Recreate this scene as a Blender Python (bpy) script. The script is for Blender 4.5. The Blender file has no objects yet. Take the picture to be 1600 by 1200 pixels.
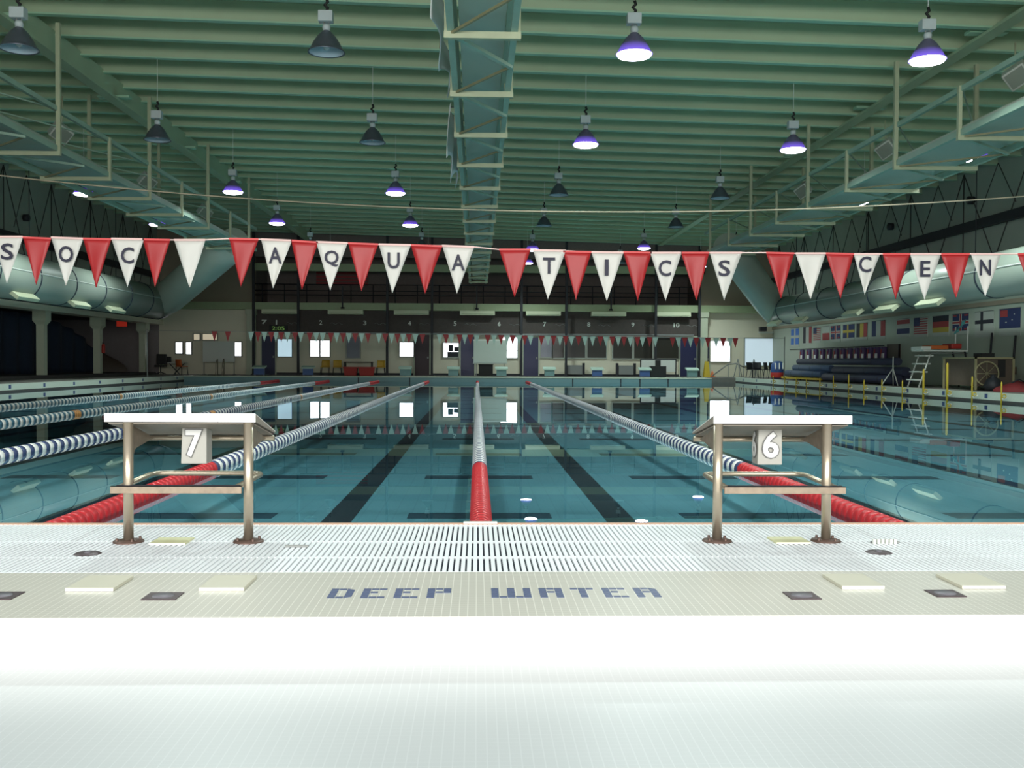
import bpy, bmesh, math, random
from mathutils import Vector, Matrix
random.seed(7)
S = bpy.context.scene
COL = S.collection

# ------------------------------------------------------------------ camera
CZ = 0.77                      # eye height above the pool deck (deck top is z = 0)
F = 1556.0
yaw, pitch, roll = math.atan(55/F), math.atan(34/F), math.radians(0.30)
fwd = Vector((math.sin(yaw)*math.cos(pitch), math.cos(yaw)*math.cos(pitch), -math.sin(pitch)))
r0 = fwd.cross(Vector((0,0,1))).normalized(); u0 = r0.cross(fwd)
rt = r0*math.cos(roll) + u0*math.sin(roll); up = rt.cross(fwd)
cam_d = bpy.data.cameras.new('camera'); cam = bpy.data.objects.new('camera', cam_d); COL.objects.link(cam)
cam_d.sensor_width = 36; cam_d.lens = F/1600*36; cam_d.clip_start = .05; cam_d.clip_end = 300
cam.matrix_world = Matrix.Translation((0,0,CZ)) @ Matrix((rt, up, -fwd)).transposed().to_4x4()
S.camera = cam

def at(px, py, Y):             # point of the plane y = Y seen at a pixel of the photograph
    d = fwd*F + rt*(px-800) - up*(py-600)
    return Vector((0,0,CZ)) + d*(Y/d.y)
def atx(px, py, X):            # same for a plane x = X
    d = fwd*F + rt*(px-800) - up*(py-600)
    return Vector((0,0,CZ)) + d*(X/d.x)

# ------------------------------------------------------------------ light, world, exposure
S.view_settings.view_transform = 'Standard'; S.view_settings.look = 'None'
S.view_settings.exposure = 0; S.view_settings.gamma = 1; S.view_settings.use_curve_mapping = False
S.cycles.use_denoising = True
S.cycles.max_bounces = 8; S.cycles.diffuse_bounces = 4; S.cycles.glossy_bounces = 4
S.cycles.transparent_max_bounces = 12
S.cycles.sample_clamp_indirect = 4
w = bpy.data.worlds.new('daylight'); S.world = w; w.use_nodes = True
bg = w.node_tree.nodes['Background']; bg.inputs[0].default_value = (.93, 1, 1, 1); bg.inputs[1].default_value = .58

def area(name, loc, rot, sx, sy, energy, color=(1,1,1)):
    l = bpy.data.lights.new(name, 'AREA'); l.shape = 'RECTANGLE'; l.size = sx; l.size_y = sy
    l.energy = energy; l.color = color
    o = bpy.data.objects.new(name, l); COL.objects.link(o); o.location = loc; o.rotation_euler = rot
    return o
# daylight through the big glazed front the photograph is taken from (behind the camera)
area('front_window_daylight', (0, -5.0, 3.3), (math.radians(80), 0, 0), 16, 3.0, 2100, (1, .985, .95))

# ------------------------------------------------------------------ materials
M = {}
def mat(name, col, rough=.55, metal=0, var=0.0, scale=8, emit=None, es=1.0, bump=0.0, spec=.5, stretch=None):
    m = bpy.data.materials.new(name); m.use_nodes = True; nt = m.node_tree; b = nt.nodes['Principled BSDF']
    b.inputs['Base Color'].default_value = (*col, 1); b.inputs['Roughness'].default_value = rough
    b.inputs['Metallic'].default_value = metal; b.inputs['Specular IOR Level'].default_value = spec
    tc = nt.nodes.new('ShaderNodeTexCoord'); mp = nt.nodes.new('ShaderNodeMapping')
    if stretch: mp.inputs['Scale'].default_value = stretch
    nz = nt.nodes.new('ShaderNodeTexNoise'); nz.inputs['Scale'].default_value = scale; nz.inputs['Detail'].default_value = 4
    nt.links.new(tc.outputs['Object'], mp.inputs[0]); nt.links.new(mp.outputs[0], nz.inputs['Vector'])
    mx = nt.nodes.new('ShaderNodeMix'); mx.data_type = 'RGBA'
    mx.inputs['A'].default_value = (*[max(0, c*(1-var)) for c in col], 1)
    mx.inputs['B'].default_value = (*[min(1, c*(1+var)) for c in col], 1)
    nt.links.new(nz.outputs['Fac'], mx.inputs['Factor']); nt.links.new(mx.outputs['Result'], b.inputs['Base Color'])
    if bump:
        bp = nt.nodes.new('ShaderNodeBump'); bp.inputs['Strength'].default_value = bump; bp.inputs['Distance'].default_value = .01
        nt.links.new(nz.outputs['Fac'], bp.inputs['Height']); nt.links.new(bp.outputs[0], b.inputs['Normal'])
    if emit:
        b.inputs['Emission Color'].default_value = (*emit, 1); b.inputs['Emission Strength'].default_value = es
    M[name] = m; return m

def tile_mat(name, col, grout, size=(.0265, .0235), groutw=.10, rough=.35, mottle=.05):
    """small mosaic tiles: procedural grid in object space (x by y or x by z)"""
    m = bpy.data.materials.new(name); m.use_nodes = True; nt = m.node_tree; N = nt.nodes; L = nt.links
    b = N['Principled BSDF']; b.inputs['Roughness'].default_value = rough
    tc = N.new('ShaderNodeTexCoord'); sp = N.new('ShaderNodeSeparateXYZ'); L.new(tc.outputs['Object'], sp.inputs[0])
    def math_(op, a, v=None, c=None):
        n = N.new('ShaderNodeMath'); n.operation = op
        if isinstance(a, (int, float)): n.inputs[0].default_value = a
        else: L.new(a, n.inputs[0])
        if v is not None:
            if isinstance(v, (int, float)): n.inputs[1].default_value = v
            else: L.new(v, n.inputs[1])
        return n.outputs[0]
    def line(coord, s, g):
        fr = math_('FRACT', math_('DIVIDE', math_('ADD', coord, 50*s), s))
        return math_('LESS_THAN', fr, g)
    gx = line(sp.outputs['X'], size[0], groutw)
    yz = math_('ADD', sp.outputs['Y'], sp.outputs['Z'])
    gy = line(yz, size[1], groutw)
    g = math_('MAXIMUM', gx, math_('MULTIPLY', gy, .5))
    nz = N.new('ShaderNodeTexNoise'); nz.inputs['Scale'].default_value = 1.7; nz.inputs['Detail'].default_value = 6
    L.new(tc.outputs['Object'], nz.inputs['Vector'])
    m1 = N.new('ShaderNodeMix'); m1.data_type = 'RGBA'
    m1.inputs['A'].default_value = (*[c*(1-mottle) for c in col], 1); m1.inputs['B'].default_value = (*[min(1, c*(1+mottle)) for c in col], 1)
    L.new(nz.outputs['Fac'], m1.inputs['Factor'])
    m2 = N.new('ShaderNodeMix'); m2.data_type = 'RGBA'; L.new(g, m2.inputs['Factor'])
    L.new(m1.outputs['Result'], m2.inputs['A']); m2.inputs['B'].default_value = (*grout, 1)
    L.new(m2.outputs['Result'], b.inputs['Base Color'])
    M[name] = m; return m

tile_mat('cream_tile', (.50, .49, .43), (.70, .69, .62))
tile_mat('step_tile', (.86, .85, .82), (.80, .79, .76), size=(.0265, .0725), groutw=.05)
tile_mat('lower_tile', (.41, .44, .445), (.455, .485, .49), groutw=.12)
tile_mat('pool_tile', (.175, .355, .415), (.15, .305, .36), size=(.15, .15), groutw=.08, rough=.6, mottle=.10)
tile_mat('edge_tile', (.50, .55, .46), (.36, .42, .36), size=(.15, .15), groutw=.06, rough=.4)
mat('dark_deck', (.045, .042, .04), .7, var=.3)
mat('side_deck', (.16, .15, .13), .7, var=.2)
mat('slat_white', (.80, .83, .85), .45, var=.06, scale=3)
mat('slot_dark', (.03, .04, .06), .8)
mat('lip_tan', (.50, .30, .20), .5, var=.2)
mat('navy_tile', (.03, .055, .16), .35, var=.2, scale=60)
mat('slate_tile', (.075, .10, .19), .35, var=.2, scale=60)
mat('marking_black', (.012, .018, .028), .7)
mat('marking_dark', (.02, .055, .085), .7)
mat('ceiling_green', (.43, .53, .36), .7, var=.12, scale=.6)
mat('beam_green', (.45, .56, .37), .6, var=.1, scale=1.2)
mat('flange_green', (.38, .60, .42), .5, var=.06)
mat('truss_green', (.37, .51, .40), .5, var=.1)
mat('truss_cream', (.46, .50, .33), .5, var=.1)
mat('brace_brown', (.30, .27, .15), .6, var=.2)
mat('duct_green', (.48, .54, .45), .45, var=.06, scale=1.5)
mat('duct_seam_and_highlight', (.02, .03, .05), .6)
mat('duct_round', (.33, .38, .32), .38, var=.05, scale=1)
mat('diffuser_cream', (.62, .66, .46), .5)
mat('upper_wall', (.36, .40, .34), .8, var=.15, scale=1)
mat('dark_steel', (.015, .016, .022), .6)
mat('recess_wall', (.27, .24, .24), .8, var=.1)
mat('brace_dark', (.045, .042, .038), .7)
mat('cream_wall', (.74, .70, .55), .7, var=.08, scale=1)
mat('brown_panel', (.30, .25, .18), .7, var=.12, scale=1)
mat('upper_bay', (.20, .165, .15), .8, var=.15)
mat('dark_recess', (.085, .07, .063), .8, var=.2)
mat('right_wall', (.38, .43, .35), .6, var=.08, scale=.8)
mat('sage_beam', (.33, .40, .23), .5, var=.08)
mat('column_cream', (.52, .56, .42), .5, var=.05)
mat('door_navy', (.02, .022, .08), .4)
mat('door_maroon', (.035, .015, .02), .5)
mat('glass_dark', (.035, .032, .025), .15)
mat('glass_grey', (.12, .14, .18), .15)
mat('window_frame', (.36, .38, .33), .5)
mat('window_bright', (.9, .92, 1), .4, emit=(.93, .95, 1), es=3.2)
mat('window_blue', (.6, .75, .85), .4, emit=(.55, .75, .85), es=.75)
mat('window_warm', (.7, .65, .5), .4, emit=(.75, .65, .48), es=.5)
mat('blind_pale', (.6, .7, .75), .4, emit=(.55, .68, .78), es=.62)
mat('steel', (.44, .375, .285), .30, metal=.75, var=.15, scale=14, bump=.05)
mat('steel_worn', (.27, .215, .16), .45, metal=.6, var=.4, scale=30)
mat('flange_rust', (.12, .075, .06), .5, metal=.4, var=.4, scale=40)
mat('platform_white', (.88, .86, .83), .4, var=.03)
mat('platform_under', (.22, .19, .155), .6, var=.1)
mat('seam_grey', (.3, .28, .25), .6)
mat('box_grey', (.34, .335, .30), .4, var=.03)
mat('digit_white', (.60, .60, .58), .4)
mat('outline_dark', (.10, .10, .10), .5)
mat('float_white', (.72, .70, .66), .35)
mat('float_blue', (.035, .05, .13), .4)
mat('float_teal', (.04, .13, .19), .4)
mat('float_red', (.50, .012, .02), .4, var=.1, scale=20)
mat('float_orange', (.62, .28, .08), .4)
mat('flag_white', (.86, .88, .88), .7)
mat('cable', (.3, .3, .3), .4, metal=.5)
mat('rope_tan', (.50, .42, .30), .7)
mat('pennant_red', (.37, .014, .016), .45, var=.12, scale=5)
mat('pennant_white', (.60, .59, .54), .45, var=.05, scale=5)
mat('hem_pink', (.75, .50, .46), .5)
mat('hem_red', (.62, .05, .05), .5)
mat('letter_navy', (.014, .014, .035), .6, var=.3, scale=30)
mat('far_red', (.30, .02, .022), .6)
mat('bag_red', (.20, .018, .02), .7, var=.2)
mat('far_white', (.42, .56, .48), .6)
mat('reflector_off', (.16, .17, .21), .3, metal=.6, var=.1)
mat('reflector_in', (.42, .52, .58), .3)
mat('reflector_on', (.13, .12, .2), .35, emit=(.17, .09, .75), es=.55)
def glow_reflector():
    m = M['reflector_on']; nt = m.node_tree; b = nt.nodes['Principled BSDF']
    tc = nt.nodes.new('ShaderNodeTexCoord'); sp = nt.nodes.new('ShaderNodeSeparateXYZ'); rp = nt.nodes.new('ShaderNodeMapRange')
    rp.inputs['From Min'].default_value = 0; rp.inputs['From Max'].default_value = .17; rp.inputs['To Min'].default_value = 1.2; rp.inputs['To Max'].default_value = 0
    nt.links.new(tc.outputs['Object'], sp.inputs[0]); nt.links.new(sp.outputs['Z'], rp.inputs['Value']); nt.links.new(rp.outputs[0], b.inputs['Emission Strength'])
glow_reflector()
mat('bulb_on', (1, 1, 1), .4, emit=(.93, .90, 1), es=14)
mat('bulb_off', (.7, .72, .7), .2)
mat('ballast', (.50, .56, .56), .5, var=.1)
mat('black', (.012, .012, .012), .6)
mat('grey_mid', (.22, .23, .22), .6)
mat('off_white', (.70, .73, .67), .5)
mat('board_grey', (.48, .55, .48), .35)
mat('yellow', (.55, .40, .03), .5)
mat('yellow_chair', (.55, .33, .03), .45)
mat('red', (.45, .03, .02), .5)
mat('exit_red', (.6, .04, .03), .5, emit=(.6, .04, .02), es=.25)
mat('orange', (.6, .14, .03), .5)
mat('blue', (.03, .08, .24), .5)
mat('roll_blue', (.05, .09, .17), .6, var=.2)
mat('roll_dark', (.03, .035, .07), .6, var=.2)
mat('curtain_navy', (.012, .024, .050), .8, var=.2)
mat('purple', (.07, .035, .13), .6)
mat('teal_cloth', (.10, .38, .38), .7)
mat('brown', (.10, .075, .055), .6, var=.2)
mat('led_green', (.2, .4, .1), .5, emit=(.2, .4, .08), es=.25)
mat('bulkhead', (.13, .24, .25), .5, var=.08)
mat('bulkhead_edge', (.50, .56, .44), .5)
mat('f_red', (.32, .04, .04), .7); mat('f_blue', (.018, .03, .10), .7); mat('f_sky', (.05, .16, .50), .7)
mat('f_white', (.42, .45, .40), .7); mat('f_yellow', (.42, .32, .05), .7); mat('f_black', (.02, .02, .03), .7)
mat('pad_cream', (.52, .50, .40), .5, var=.05); mat('pad_edge_lit', (.85, .84, .74), .4)
mat('plate_dark', (.065, .042, .048), .5, metal=.3, var=.3, scale=30); mat('plate_disc', (.13, .12, .14), .5)
mat('pad_yellow', (.60, .60, .36), .5)

def water_mat():
    m = bpy.data.materials.new('pool_water'); m.use_nodes = True; nt = m.node_tree; N = nt.nodes; L = nt.links
    N.clear(); out = N.new('ShaderNodeOutputMaterial'); mx = N.new('ShaderNodeMixShader')
    fr = N.new('ShaderNodeFresnel'); fr.inputs['IOR'].default_value = 1.333
    tr = N.new('ShaderNodeBsdfTransparent'); tr.inputs[0].default_value = (.80, .95, .97, 1)
    gl = N.new('ShaderNodeBsdfGlossy'); gl.inputs['Roughness'].default_value = 0.0; gl.inputs[0].default_value = (.92, .97, 1, 1)
    tc = N.new('ShaderNodeTexCoord'); nz = N.new('ShaderNodeTexNoise'); nz.inputs['Scale'].default_value = 1.1
    L.new(tc.outputs['Object'], nz.inputs['Vector'])
    bp = N.new('ShaderNodeBump'); bp.inputs['Strength'].default_value = .012; bp.inputs['Distance'].default_value = .02
    L.new(nz.outputs['Fac'], bp.inputs['Height']); L.new(bp.outputs[0], gl.inputs['Normal'])
    L.new(fr.outputs[0], mx.inputs[0]); L.new(tr.outputs[0], mx.inputs[1]); L.new(gl.outputs[0], mx.inputs[2])
    L.new(mx.outputs[0], out.inputs[0]); M['water'] = m
water_mat()

# ------------------------------------------------------------------ mesh helpers
class MB:
    def __init__(s): s.v = []; s.f = []; s.m = []; s.mats = []; s.cur = 0; s.smooth = []
    def use(s, name):
        if name not in s.mats: s.mats.append(name)
        s.cur = s.mats.index(name); return s
    def poly(s, pts, faces, sm=False):
        o = len(s.v); s.v += [tuple(p) for p in pts]
        for f in faces: s.f.append([i+o for i in f]); s.m.append(s.cur); s.smooth.append(sm)
        return s
    def box(s, x0, x1, y0, y1, z0, z1):
        x0, x1 = min(x0, x1), max(x0, x1); y0, y1 = min(y0, y1), max(y0, y1); z0, z1 = min(z0, z1), max(z0, z1)
        p = [(x, y, z) for z in (z0, z1) for y in (y0, y1) for x in (x0, x1)]
        return s.poly(p, [(0,2,3,1), (4,5,7,6), (0,1,5,4), (2,6,7,3), (0,4,6,2), (1,3,7,5)])
    def obox(s, c, size, rot):
        R_ = rot if isinstance(rot, Matrix) else Matrix.Rotation(rot, 3, 'Z')
        c = Vector(c); h = Vector(size)/2
        p = [c + R_ @ Vector((x*h.x, y*h.y, z*h.z)) for z in (-1, 1) for y in (-1, 1) for x in (-1, 1)]
        return s.poly(p, [(0,2,3,1), (4,5,7,6), (0,1,5,4), (2,6,7,3), (0,4,6,2), (1,3,7,5)])
    def bar(s, a, b, wd, ht):
        a, b = Vector(a), Vector(b); d = (b-a).normalized()
        sd = d.cross(Vector((0,0,1)))
        if sd.length < 1e-4: sd = Vector((1,0,0))
        sd.normalize(); u = sd.cross(d)
        p = [q + sd*(i*wd/2) + u*(j*ht/2) for q in (a, b) for j in (-1, 1) for i in (-1, 1)]
        return s.poly(p, [(0,1,3,2), (4,6,7,5), (0,4,5,1), (2,3,7,6), (0,2,6,4), (1,5,7,3)])
    def tube(s, pts, r, n=10, caps=True):
        pts = [Vector(p) for p in pts]; rs = r if isinstance(r, (list, tuple)) else [r]*len(pts)
        rings = []; ref = None
        for i, p in enumerate(pts):
            d = (pts[min(i+1, len(pts)-1)] - pts[max(i-1, 0)]).normalized()
            if ref is None:
                ref = Vector((0,0,1)) if abs(d.z) < .9 else Vector((1,0,0))
            x = (ref - d*ref.dot(d)).normalized(); y = d.cross(x); ref = x
            rings.append([p + (x*math.cos(t)+y*math.sin(t))*rs[i] for t in [k*2*math.pi/n for k in range(n)]])
        fs = [(i*n+k, i*n+(k+1)%n, (i+1)*n+(k+1)%n, (i+1)*n+k) for i in range(len(pts)-1) for k in range(n)]
        s.poly([q for rg in rings for q in rg], fs, True)
        if caps:
            o = len(s.v) - n*len(pts)
            s.f.append([o+k for k in range(n)][::-1]); s.m.append(s.cur); s.smooth.append(False)
            s.f.append([o+(len(pts)-1)*n+k for k in range(n)]); s.m.append(s.cur); s.smooth.append(False)
        return s
    def lathe(s, prof, c, n=20, axis='Z'):
        c = Vector(c); P_ = []
        for (r, h) in prof:
            for k in range(n):
                t = k*2*math.pi/n; a, b_ = r*math.cos(t), r*math.sin(t)
                P_.append(c + (Vector((a, b_, h)) if axis == 'Z' else Vector((a, h, b_)) if axis == 'Y' else Vector((h, a, b_))))
        fs = [(i*n+k, i*n+(k+1)%n, (i+1)*n+(k+1)%n, (i+1)*n+k) for i in range(len(prof)-1) for k in range(n)]
        return s.poly(P_, fs, True)
    def prism(s, pts, ext):
        n = len(pts); e = Vector(ext); p = [Vector(q) for q in pts] + [Vector(q)+e for q in pts]
        fs = [tuple(range(n))[::-1], tuple(range(n, 2*n))] + [(k, (k+1) % n, n+(k+1) % n, n+k) for k in range(n)]
        return s.poly(p, fs)
    def build(s, name, material=None, parent=None, bevel=0):
        if material and not s.mats: s.mats = [material]
        me = bpy.data.meshes.new(name)
        off = Vector(parent['_o']) if parent is not None and '_o' in parent else Vector((0,0,0))
        me.from_pydata([tuple(Vector(v)-off) for v in s.v], [], s.f)
        for mn in s.mats: me.materials.append(M[mn])
        me.polygons.foreach_set('material_index', s.m); me.polygons.foreach_set('use_smooth', s.smooth)
        me.update()
        bm = bmesh.new(); bm.from_mesh(me); bmesh.ops.recalc_face_normals(bm, faces=bm.faces); bm.to_mesh(me); bm.free()
        o = bpy.data.objects.new(name, me); COL.objects.link(o)
        if parent is not None:
            o.parent = parent; o['_o'] = tuple(off)
        if bevel:
            b = o.modifiers.new('bevel', 'BEVEL'); b.width = bevel; b.segments = 2; b.limit_method = 'ANGLE'
        return o
def mb(m): return MB().use(m)

def thing(name, loc, label, cat, group=None):
    o = bpy.data.objects.new(name, None); COL.objects.link(o); o.location = loc; o['_o'] = tuple(loc)
    o.empty_display_size = .1
    o['label'] = label; o['category'] = cat
    if group: o['group'] = group
    return o
def tag(o, label, cat, group=None, kind=None):
    if label: o['label'] = label
    if cat: o['category'] = cat
    if group: o['group'] = group
    if kind: o['kind'] = kind
    return o
def struct(o): o['kind'] = 'structure'; return o
def dup(root, loc, label=None, rotz=None, swap=None):
    r = root.copy(); COL.objects.link(r); r.location = loc
    if rotz is not None: r.rotation_euler = (0, 0, rotz)
    if label: r['label'] = label
    def go(src, dst):
        for ch in src.children:
            c = ch.copy(); COL.objects.link(c); c.parent = dst; go(ch, c)
    go(root, r); return r

_font = {}
def text_obj(s, name, material, center, w_, h_, parent=None, thick=.004, bold=.02, plane='XZ', flip=False):
    """letters as a mesh fitted to w_ x h_ around center, standing in the XZ (or YZ, or flat XY) plane"""
    cu = bpy.data.curves.new('t', 'FONT'); cu.body = s; cu.extrude = .5; cu.offset = bold; cu.resolution_u = 3
    to = bpy.data.objects.new('t', cu); COL.objects.link(to)
    dg = bpy.context.evaluated_depsgraph_get(); me = bpy.data.meshes.new_from_object(to.evaluated_get(dg))
    bpy.data.objects.remove(to)
    xs = [v.co.x for v in me.vertices]; ys = [v.co.y for v in me.vertices]
    cx, cy = (min(xs)+max(xs))/2, (min(ys)+max(ys))/2; sx = w_/(max(xs)-min(xs)); sy = h_/(max(ys)-min(ys))
    off = Vector(parent['_o']) if parent is not None and '_o' in parent else Vector((0,0,0))
    for v in me.vertices:
        a, b, c = (v.co.x-cx)*sx, (v.co.y-cy)*sy, v.co.z*thick
        if plane == 'XZ': q = Vector((a, -c, b))
        elif plane == 'YZ-': q = Vector((-c, -a, b))      # read from -x side
        else: q = Vector((a, b, c))
        v.co = q + Vector(center) - off
    me.materials.clear(); me.materials.append(M[material])
    for p in me.polygons: p.material_index = 0
    me.name = name; o = bpy.data.objects.new(name, me); COL.objects.link(o)
    if parent is not None: o.parent = parent; o['_o'] = tuple(off)
    return o

def Z(h): return CZ + h        # height given from eye level

# ------------------------------------------------------------------ setting: floor, step, deck, pool
XL, XR = -14.7, 14.0           # pool sides
WL, WR = -18.0, 17.0           # hall side walls
YB = 56.8                      # back wall
ZW = -.25                      # water level
YP = 4.74                      # near pool edge
YS = 3.0                       # step
struct(mb('lower_tile').box(WL, WR, -2, YS, -.35, -.145).build('floor'))
deck = mb('cream_tile').box(WL, WR, YS, 3.64, -.4, 0)
deck.use('step_tile').box(WL, WR, YS-.006, YS, -.145, -.001)
deck = struct(deck.build('pool_deck_front'))
# DEEP WATER, set in mosaic tiles
G = {'D': ["11/", "1.1", "1.1", "1.1", "1.1", "11\\"], 'E': ["111", "1..", "11.", "1..", "1..", "111"],
     'P': ["111", "1.1", "111", "1..", "1..", "1.."], 'A': ["111", "1.1", "111", "1.1", "1.1", "1.1"],
     'T': ["111", ".1.", ".1.", ".1.", ".1.", ".1."], 'R': ["11/", "1.1", "111", "1.1", "1.1", "1.1"],
     'W': ["1.1.1", "1.1.1", "1.1.1", "1.1.1", "1.1.1", "11111"]}
def tile_word(word, px0, px1, y0, y1):
    cols = sum(len(G[c][0]) for c in word) + len(word)-1
    a, b = at(px0, 929, 0+3.305), at(px1, 929, 3.305)
    cw = (b.x-a.x)/cols; rh = (y1-y0)/6
    mm = mb('slate_tile'); c0 = 0
    for ch in word:
        for r, row in enumerate(G[ch]):
            for c, v in enumerate(row):
                if v == '.': continue
                x0 = a.x + (c0+c)*cw + cw*.06; x1 = x0 + cw*.90; yt = y1 - r*rh - rh*.08; yb = yt - rh*.84
                if v == '/': mm.prism([(x0, yb, 0), (x1, yb, 0), (x0, yt, 0)], (0, 0, .0012))
                elif v == '\\': mm.prism([(x0, yb, 0), (x1, yt, 0), (x0, yt, 0)], (0, 0, .0012))
                else: mm.box(x0, x1, yb, yt, -.001, .0012)
        c0 += len(G[ch][0])+1
    return mm
deep = tile_word('DEEP', 514, 705, 3.238, 3.375).build('depth_lettering', parent=deck)
wat = tile_word('WATER', 767, 1029, 3.238, 3.375).build('depth_lettering', parent=deck)
# gutter grating
gb = struct(mb('slot_dark').box(WL, WR, 3.64, YP-.02, -.4, -.012).build('gutter_channel'))
gr = mb('slat_white')
x = -6.6
while x < 6.6:
    gr.box(x, x+.0150, 3.645, YP-.03, -.011, 0)
    x += .0228
for yy in (3.645, 3.93, 4.27, YP-.045):
    gr.box(-6.6, 6.6, yy, yy+.010, -.011, -.001)
gr.box(WL, -6.6, 3.645, YP-.03, -.011, 0); gr.box(6.6, WR, 3.645, YP-.03, -.011, 0)
tag(gr.build('gutter_grating'), 'white slatted gutter grating along the near pool edge', 'grating')
struct(mb('lip_tan').box(WL, WR, YP-.03, YP, -.4, .004).build('pool_edge_lip'))
# side decks and far deck with tiled faces to the water
for nm, x0, x1, fx in (('pool_deck_left', WL, XL, XL), ('pool_deck_right', XR, WR, XR)):
    d = mb('side_deck').box(x0, x1, YP, YB, -.9, -.004)
    s_ = 1 if fx < 0 else -1
    d.use('edge_tile').box(fx-s_*.35, fx+s_*.01, YP, YB, -.19, 0)
    d.use('dark_deck').box(fx-s_*.2, fx+s_*.005, YP, YB, -.9, -.19)
    o = struct(d.build(nm))
    t = mb('navy_tile'); yy = 6.8
    while yy < 54: t.box(fx+s_*.008, fx+s_*.014, yy, yy+.16, -.15, -.03); yy += 2.5
    t.build('depth_tiles', parent=o)
struct(mb('side_deck').box(-24, WR, 55.0, YB+.3, -.9, 0).build('pool_deck_far'))
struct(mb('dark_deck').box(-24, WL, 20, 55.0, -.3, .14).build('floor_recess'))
# basin
bs = mb('pool_tile').box(XL-.2, XR+.2, YP-.3, 55.2, -.95, -.63)
bs = struct(bs.build('pool_basin'))
mk = mb('marking_black')
LX = .03
k = -5
for k in range(-6, 6):
    cx = LX + 1.25 + 2.5*k
    if XL < cx < XR: mk.box(cx-.13, cx+.13, 5.3, 49, -.63, -.627)
mk.build('lane_marking', parent=bs)
mk = mb('marking_dark')
yy = 9.05
while yy < 48:
    for k in range(-5, 6):
        cx = LX + 2.5*k
        mk.box(cx-.65, cx+.65, yy-.16, yy+.16, -.63, -.627)
    yy += 3.02
mk.build('lane_marking', parent=bs)
tag(mb('water').poly([(XL, YP-.02, ZW), (XR, YP-.02, ZW), (XR, 55, ZW), (XL, 55, ZW)], [(0,1,2,3)]).build('pool_water'),
    'still teal water filling the swimming pool', 'water', kind='stuff')
# bulkhead
bh = thing('pool_bulkhead', (0, 50.5, ZW), 'grey green bulkhead wall crossing the far end of the pool', 'bulkhead')
mb('bulkhead').box(XL, 12.0, 50.5, 52.3, -.63, -.03).build('bulkhead_body', parent=bh)
mb('bulkhead_edge').box(XL, 12.0, 50.46, 52.35, -.03, 0).build('bulkhead_top', parent=bh)
j = mb('dark_steel')
for px in (895, 970, 1000, 1044, 560, 640): j.box(at(px, 590, 50.49).x-.03, at(px, 590, 50.49).x+.03, 50.49, 50.5, -.25, -.04)
j.build('panel_joints', parent=bh)

# ------------------------------------------------------------------ walls and ceiling
def hr(x): return 6.9 - .022*x           # roof height over eye level
cl = mb('ceiling_green').poly([(-24, 6, Z(hr(-24)+.43)), (18, 6, Z(hr(18)+.43)), (18, 61, Z(hr(18)+.43)), (-24, 61, Z(hr(-24)+.43)),
      (-24, 6, Z(hr(-24)+.8)), (18, 6, Z(hr(18)+.8)), (18, 61, Z(hr(18)+.8)), (-24, 61, Z(hr(-24)+.8))],
      [(0,1,2,3), (4,7,6,5), (0,4,5,1), (1,5,6,2), (2,6,7,3), (3,7,4,0)])
struct(cl.build('ceiling'))
def rib(y):
    m = mb('beam_green')
    pts = lambda dz0, dz1, y0, y1: [(x_, y_, Z(hr(x_)+dz)) for dz in (dz0, dz1) for y_ in (y0, y1) for x_ in (WL, WR)]
    fs = [(0,2,3,1), (4,5,7,6), (0,1,5,4), (2,6,7,3), (0,4,6,2), (1,3,7,5)]
    m.poly(pts(.02, .44, y-.03, y+.03), fs)
    m.use('flange_green').poly(pts(0, .035, y-.075, y+.075), fs)
    return m.build('ceiling_beam')
yy = 19.6 - 1.395*6
while yy < 56.5:
    struct(rib(yy)); yy += 1.395
# left side: upper wall, soffit, recess
lw = mb('upper_wall').box(WL-.3, WL, -2, YB, Z(2.25), Z(hr(WL)+.6))
lw.use('cream_wall').box(WL-.5, WL+.35, 8, YB, Z(2.02), Z(2.25))
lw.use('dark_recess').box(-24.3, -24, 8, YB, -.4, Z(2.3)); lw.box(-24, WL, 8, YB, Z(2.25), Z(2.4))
lw.use('upper_wall').box(WL-.3, WL, -2, 24, -.4, Z(2.25))
struct(lw.build('wall_left'))
rw = mb('upper_wall').box(WR, WR+.3, -2, YB, Z(2.15), Z(hr(WR)+.6))
rw.use('right_wall').box(WR, WR+.3, -2, YB, -.4, Z(2.15))
struct(rw.build('wall_right'))
# back wall pieces
FX0, FX1 = at(398, 540, YB).x, at(1093, 540, YB).x
bwm = mb('cream_wall').box(WL+.1, FX0, YB, YB+.3, -.4, Z(3.2))
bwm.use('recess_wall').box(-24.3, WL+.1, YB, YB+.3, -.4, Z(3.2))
bwm.use('brown_panel').box(WL, FX0, YB, YB+.3, Z(3.2), Z(hr(-15)+.7))
bwm.use('cream_wall').box(FX1, WR, YB, YB+.3, -.4, Z(3.1))
bwm.use('brown_panel').box(FX1, WR, YB, YB+.3, Z(3.1), Z(hr(15)+.6))
bwm.use('cream_wall').box(FX0, FX1, YB, YB+.3, -.4, Z(1.55))
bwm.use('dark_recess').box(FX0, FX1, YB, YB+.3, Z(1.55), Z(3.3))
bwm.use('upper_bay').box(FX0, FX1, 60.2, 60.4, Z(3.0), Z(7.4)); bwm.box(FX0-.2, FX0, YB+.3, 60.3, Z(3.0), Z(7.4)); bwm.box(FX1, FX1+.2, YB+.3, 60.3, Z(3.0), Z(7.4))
bwm.box(FX0, FX1, YB+.3, 60.3, Z(3.0), Z(3.2))
struct(bwm.build('wall_back'))
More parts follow.
